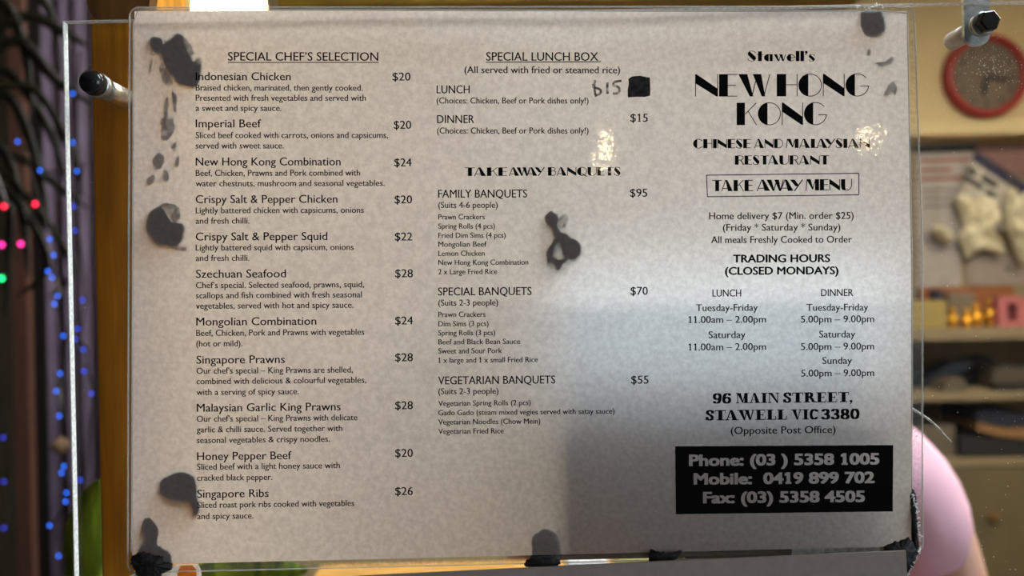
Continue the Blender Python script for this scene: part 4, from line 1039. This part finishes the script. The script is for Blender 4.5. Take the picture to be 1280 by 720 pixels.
# ------------------------------------------------------------------ counter behind the menu with the things glimpsed under its edge
ct = -.262
t = thing('counter', (-.06, .30, ZF), 'orange-topped wooden counter glimpsed in the gap under the menu', 'counter')
box('worktop', (-.19, .31, ct - .03), (.20, .43, ct), M['wood_orange'], t, .003)
box('counter_body', (-.18, .325, ZF), (.18, .42, ct - .031), M['wood_dark'], t)
def cbox(name, x0, x1, y, h, m, label, cat):
    return tag(box(name, (x0, y, ct + .0004), (x1, y + .04, ct + h), m, None, .003), label, cat)
cbox('white_carton', .04, .075, .325, .035, M['torn'], 'small white carton on the counter under the middle of the menu', 'box')
cbox('yellow_packet', .085, .15, .345, .030, flat('yellow_packet', 190, 180, 110), 'pale yellow packet on the counter, right of the white carton', 'packet')
cbox('red_packet', .155, .19, .335, .030, flat('red_packet', 120, 70, 60), 'dull red packet at the right end of the counter', 'packet')

# ------------------------------------------------------------------ left side: plants, curtain, fairy lights
def ribbon(bm, pts, w, th=.002, fold=.25):
    c = catmull(pts, 7); n = len(c); prev = None
    for i, p in enumerate(c):
        d = (c[min(i + 1, n - 1)] - c[max(i - 1, 0)]).normalized(); u = d.cross(Vector((0, 1, 0)))
        if u.length < 1e-4: u = Vector((1, 0, 0))
        u.normalize(); t_ = i / (n - 1); ww = w * max(.06, math.sin(math.pi * min(1, .12 + t_ * .88)) ** .7)
        q = [bm.verts.new(p + u * ww), bm.verts.new(p + Vector((0, ww * fold, 0))), bm.verts.new(p - u * ww), bm.verts.new(p + Vector((0, ww * fold + th, 0)))]
        if prev:
            for k in range(4): bm.faces.new((prev[k], prev[(k + 1) % 4], q[(k + 1) % 4], q[k]))
        prev = q
leafd = flat('dark_leaf', 25, 28, 18, .4, .3, 20)
leafg = mat('bright_leaf', (.44, .58, .04, 1), .35, var=.2, scale=25, stretch=(8, 1, .6), c2=(.14, .27, .02, 1))
tr = W(-60, 250, 1.12)
t = thing('palm_plant', (tr.x, tr.y, ZF), 'dark strappy palm at the far left edge, behind the fairy lights', 'plant')
lathe('pot', [(.10, 0), (.13, .22), (.12, .23), (.10, .2)], (tr.x, tr.y, ZF + .0005), flat('clay_pot', 110, 60, 40), t, 'Z', 24)
bm = bmesh.new(); add_tube(bm, [(tr.x, tr.y, ZF + .2), (tr.x + .02, tr.y, -.5), (tr.x, tr.y, .06), (tr.x + .02, tr.y, .3)], [.03, .025, .02, .012], 8); bm_obj('trunk', bm, leafd, t, True)
fr = [([(-40, 100), (20, 50), (70, 100), (118, 132)], .016), ([(-40, 140), (10, 120), (45, 200), (62, 290)], .015), ([(-40, 160), (5, 190), (28, 270), (36, 350)], .014), ([(-30, 60), (30, 20), (80, 40), (112, 60)], .015),
      ([(-30, 180), (30, 200), (75, 235), (112, 262)], .012), ([(-30, 220), (20, 250), (60, 330), (20, 372)], .012), ([(-40, 40), (0, 0), (30, 60), (40, 150)], .016), ([(-40, 90), (10, 90), (60, 160), (85, 230)], .014),
      ([(-40, 200), (15, 225), (90, 330), (60, 372)], .010), ([(-35, 20), (20, -20), (60, 10), (76, 90)], .014), ([(-30, 200), (10, 250), (10, 330), (6, 400)], .012), ([(-30, 120), (40, 110), (90, 190), (104, 250)], .011)]
for i, (pts, w) in enumerate(fr):
    bm = bmesh.new(); ribbon(bm, [W(x, y, 1.12 + .06 * math.sin(i * 2.1)) for x, y in pts], w * .7); bm_obj('leaf', bm, leafd, t, True)
pb = W(128, 790, .17)
t = thing('leafy_plant', (pb.x, pb.y, ZF), 'broad bright green leafed plant low beside the wooden post', 'plant')
lathe('pot', [(.06, 0), (.08, .9), (.075, .91), (.06, .88)], (pb.x, pb.y, ZF + .0005), flat('tall_pot', 70, 60, 55), t, 'Z', 24)
for i, (pts, w, Y) in enumerate((([(128, 790), (116, 720), (108, 660), (124, 600)], .016, .20), ([(150, 790), (190, 740), (260, 712), (330, 704)], .016, .19), ([(160, 790), (220, 760), (290, 722), (385, 712)], .016, .23), ([(130, 790), (104, 760), (98, 720), (102, 640)], .012, .24), ([(150, 790), (250, 740), (300, 715), (360, 690)], .014, .15))):
    bm = bmesh.new(); ribbon(bm, [W(x, y, Y) if k else Vector((pb.x, pb.y, pb.z)) for k, (x, y) in enumerate(pts)], w); bm_obj('leaf', bm, leafg, t, True)
# dark screen of timber and curtain
def vbar(name, x0, x1, Y, m, label, cat, dep=.04):
    a, b = W(x0, 400, Y).x, W(x1, 400, Y).x
    return tag(box(name, (a, Y, ZF), (b, Y + dep, ZC), m), label, cat)
vbar('timber_jamb', 16, 34, 1.25, flat('red_brown_timber', 92, 62, 52), 'narrow red-brown timber upright at the far left', 'upright')
vbar('dark_gap', 38, 56, 1.27, flat('gap_black', 14, 12, 14), 'black strip standing for the dark gap left of the lilac curtain', 'upright', .006)  # stands in for a dark gap; its shade is the black colour
cb = bmesh.new(); xa, xb = W(50, 400, 1.45).x, W(230, 400, 1.45).x; n = 60; prev = None
for i in range(n + 1):
    x = xa + (xb - xa) * i / n; y = 1.45 + .018 * math.sin(i * .9) + .008 * math.sin(i * 2.3)
    q = [cb.verts.new((x, y, ZF + .02)), cb.verts.new((x, y, ZC - .06)), cb.verts.new((x, y + .003, ZC - .06)), cb.verts.new((x, y + .003, ZF + .02))]
    if prev:
        for k in range(4): cb.faces.new((prev[k], prev[(k + 1) % 4], q[(k + 1) % 4], q[k]))
    else: cb.faces.new(q)
    prev = q
cb.faces.new(prev)
t = thing('curtain', ((xa + xb) / 2, 1.45, ZF), 'dim lilac curtain hanging behind the blue fairy lights', 'curtain')
bm_obj('cloth', cb, flat('lilac_cloth', 112, 98, 120, .8, .12, 14), t, True)
bm = bmesh.new(); add_tube(bm, [(xa - .08, 1.45, ZC - .05), (xb + .1, 1.45, ZC - .05)], .012, 10); bm_obj('curtain_rod', bm, M['wood_dark'], t)
for xx in (xa - .06, xb + .08):
    bm = bmesh.new(); add_tube(bm, [(xx, 1.45, ZC - .05), (xx, 1.45, ZC)], .008, 8); bm_obj('rod_bracket', bm, M['wood_dark'], t)
# fairy lights
def string_light(label, pts, Y, col, s, rad, lead):
    pp = [W(x, y, Y + .02 * math.sin(k * 1.7)) for k, (x, y) in enumerate(pts)]
    t = thing('fairy_lights', (pp[0].x, Y, pp[-1].z), label, 'fairy lights')
    bm = bmesh.new(); add_tube(bm, [Vector((lead.x, Y + .02, lead.z))] + [p + Vector((0, .010, 0)) for p in pp], .0016, 6); bm_obj('wire', bm, M['black'], t)
    em = [emit('led_glow', c, s) for c in col]
    proto = None
    for k, p in enumerate(pp):
        bm = bmesh.new(); add_lathe(bm, [(rad * .3, -rad), (rad * .8, -rad * .6), (rad, 0), (rad * .8, rad * .6), (rad * .4, rad)], p, 'Z', 12)
        bo = bm_obj('bulb', bm, em[k % len(em)], t, True)
        bm = bmesh.new(); add_tube(bm, [p + Vector((0, .002, rad)), p + Vector((0, .006, rad * 2.4))], rad * .7, 6); bm_obj('socket', bm, M['black'], bo)
blue = [(91, 117), (91, 178), (96, 214), (50, 213), (22, 177), (62, 299), (67, 319), (60, 339), (65, 347), (72, 370), (68, 380), (79, 420), (75, 467), (70, 489), (74, 520), (80, 583), (77, 591), (83, 616), (82, 627), (62, 657), (73, 695)]
string_light('blue fairy lights hanging left of the screen\'s white edge, before the lilac curtain', blue, .92, [(.03, .16, 1, 1)], 5, .0019, W(91, 60, .92))
blue2 = [(92, 258), (93, 288), (103, 375), (97, 411), (94, 424), (104, 437), (105, 464), (114, 492), (100, 600), (98, 660)]
string_light('blue fairy lights seen through the screen, beside the wooden post', blue2, .86, [(.04, .09, 1, 1)], 3.5, .0018, W(95, 200, .86))
string_light('coloured fairy lights of red, magenta and green at the far left edge', [(5, 258), (44, 255), (26, 305), (2, 306), (2, 348)], .95, [(1, .02, .06, 1), (1, .02, .06, 1), (1, .03, .3, 1), (1, .03, .3, 1), (.02, 1, .25, 1)], 4.5, .0036, W(-20, 200, .95))
string_light('dim blue fairy lights low at the far left edge', [(4, 547), (5, 602), (5, 660)], 1.1, [(.06, .09, 1, 1)], 1.6, .0026, W(-10, 500, 1.1))
q = W(76, 557, 1.1)
t = thing('bauble', (q.x, q.y, q.z), 'dull tan round bauble hanging before the lilac curtain', 'bauble')
bm = bmesh.new(); bmesh.ops.create_uvsphere(bm, u_segments=20, v_segments=14, radius=.016)
for v in bm.verts: v.co += q
bm_obj('ball', bm, flat('tan_ball', 120, 98, 72), t, True)
bm = bmesh.new(); add_tube(bm, [(q.x, q.y, q.z + .016), (q.x, q.y, ZC)], .0008, 5); bm_obj('thread', bm, M['black'], t)
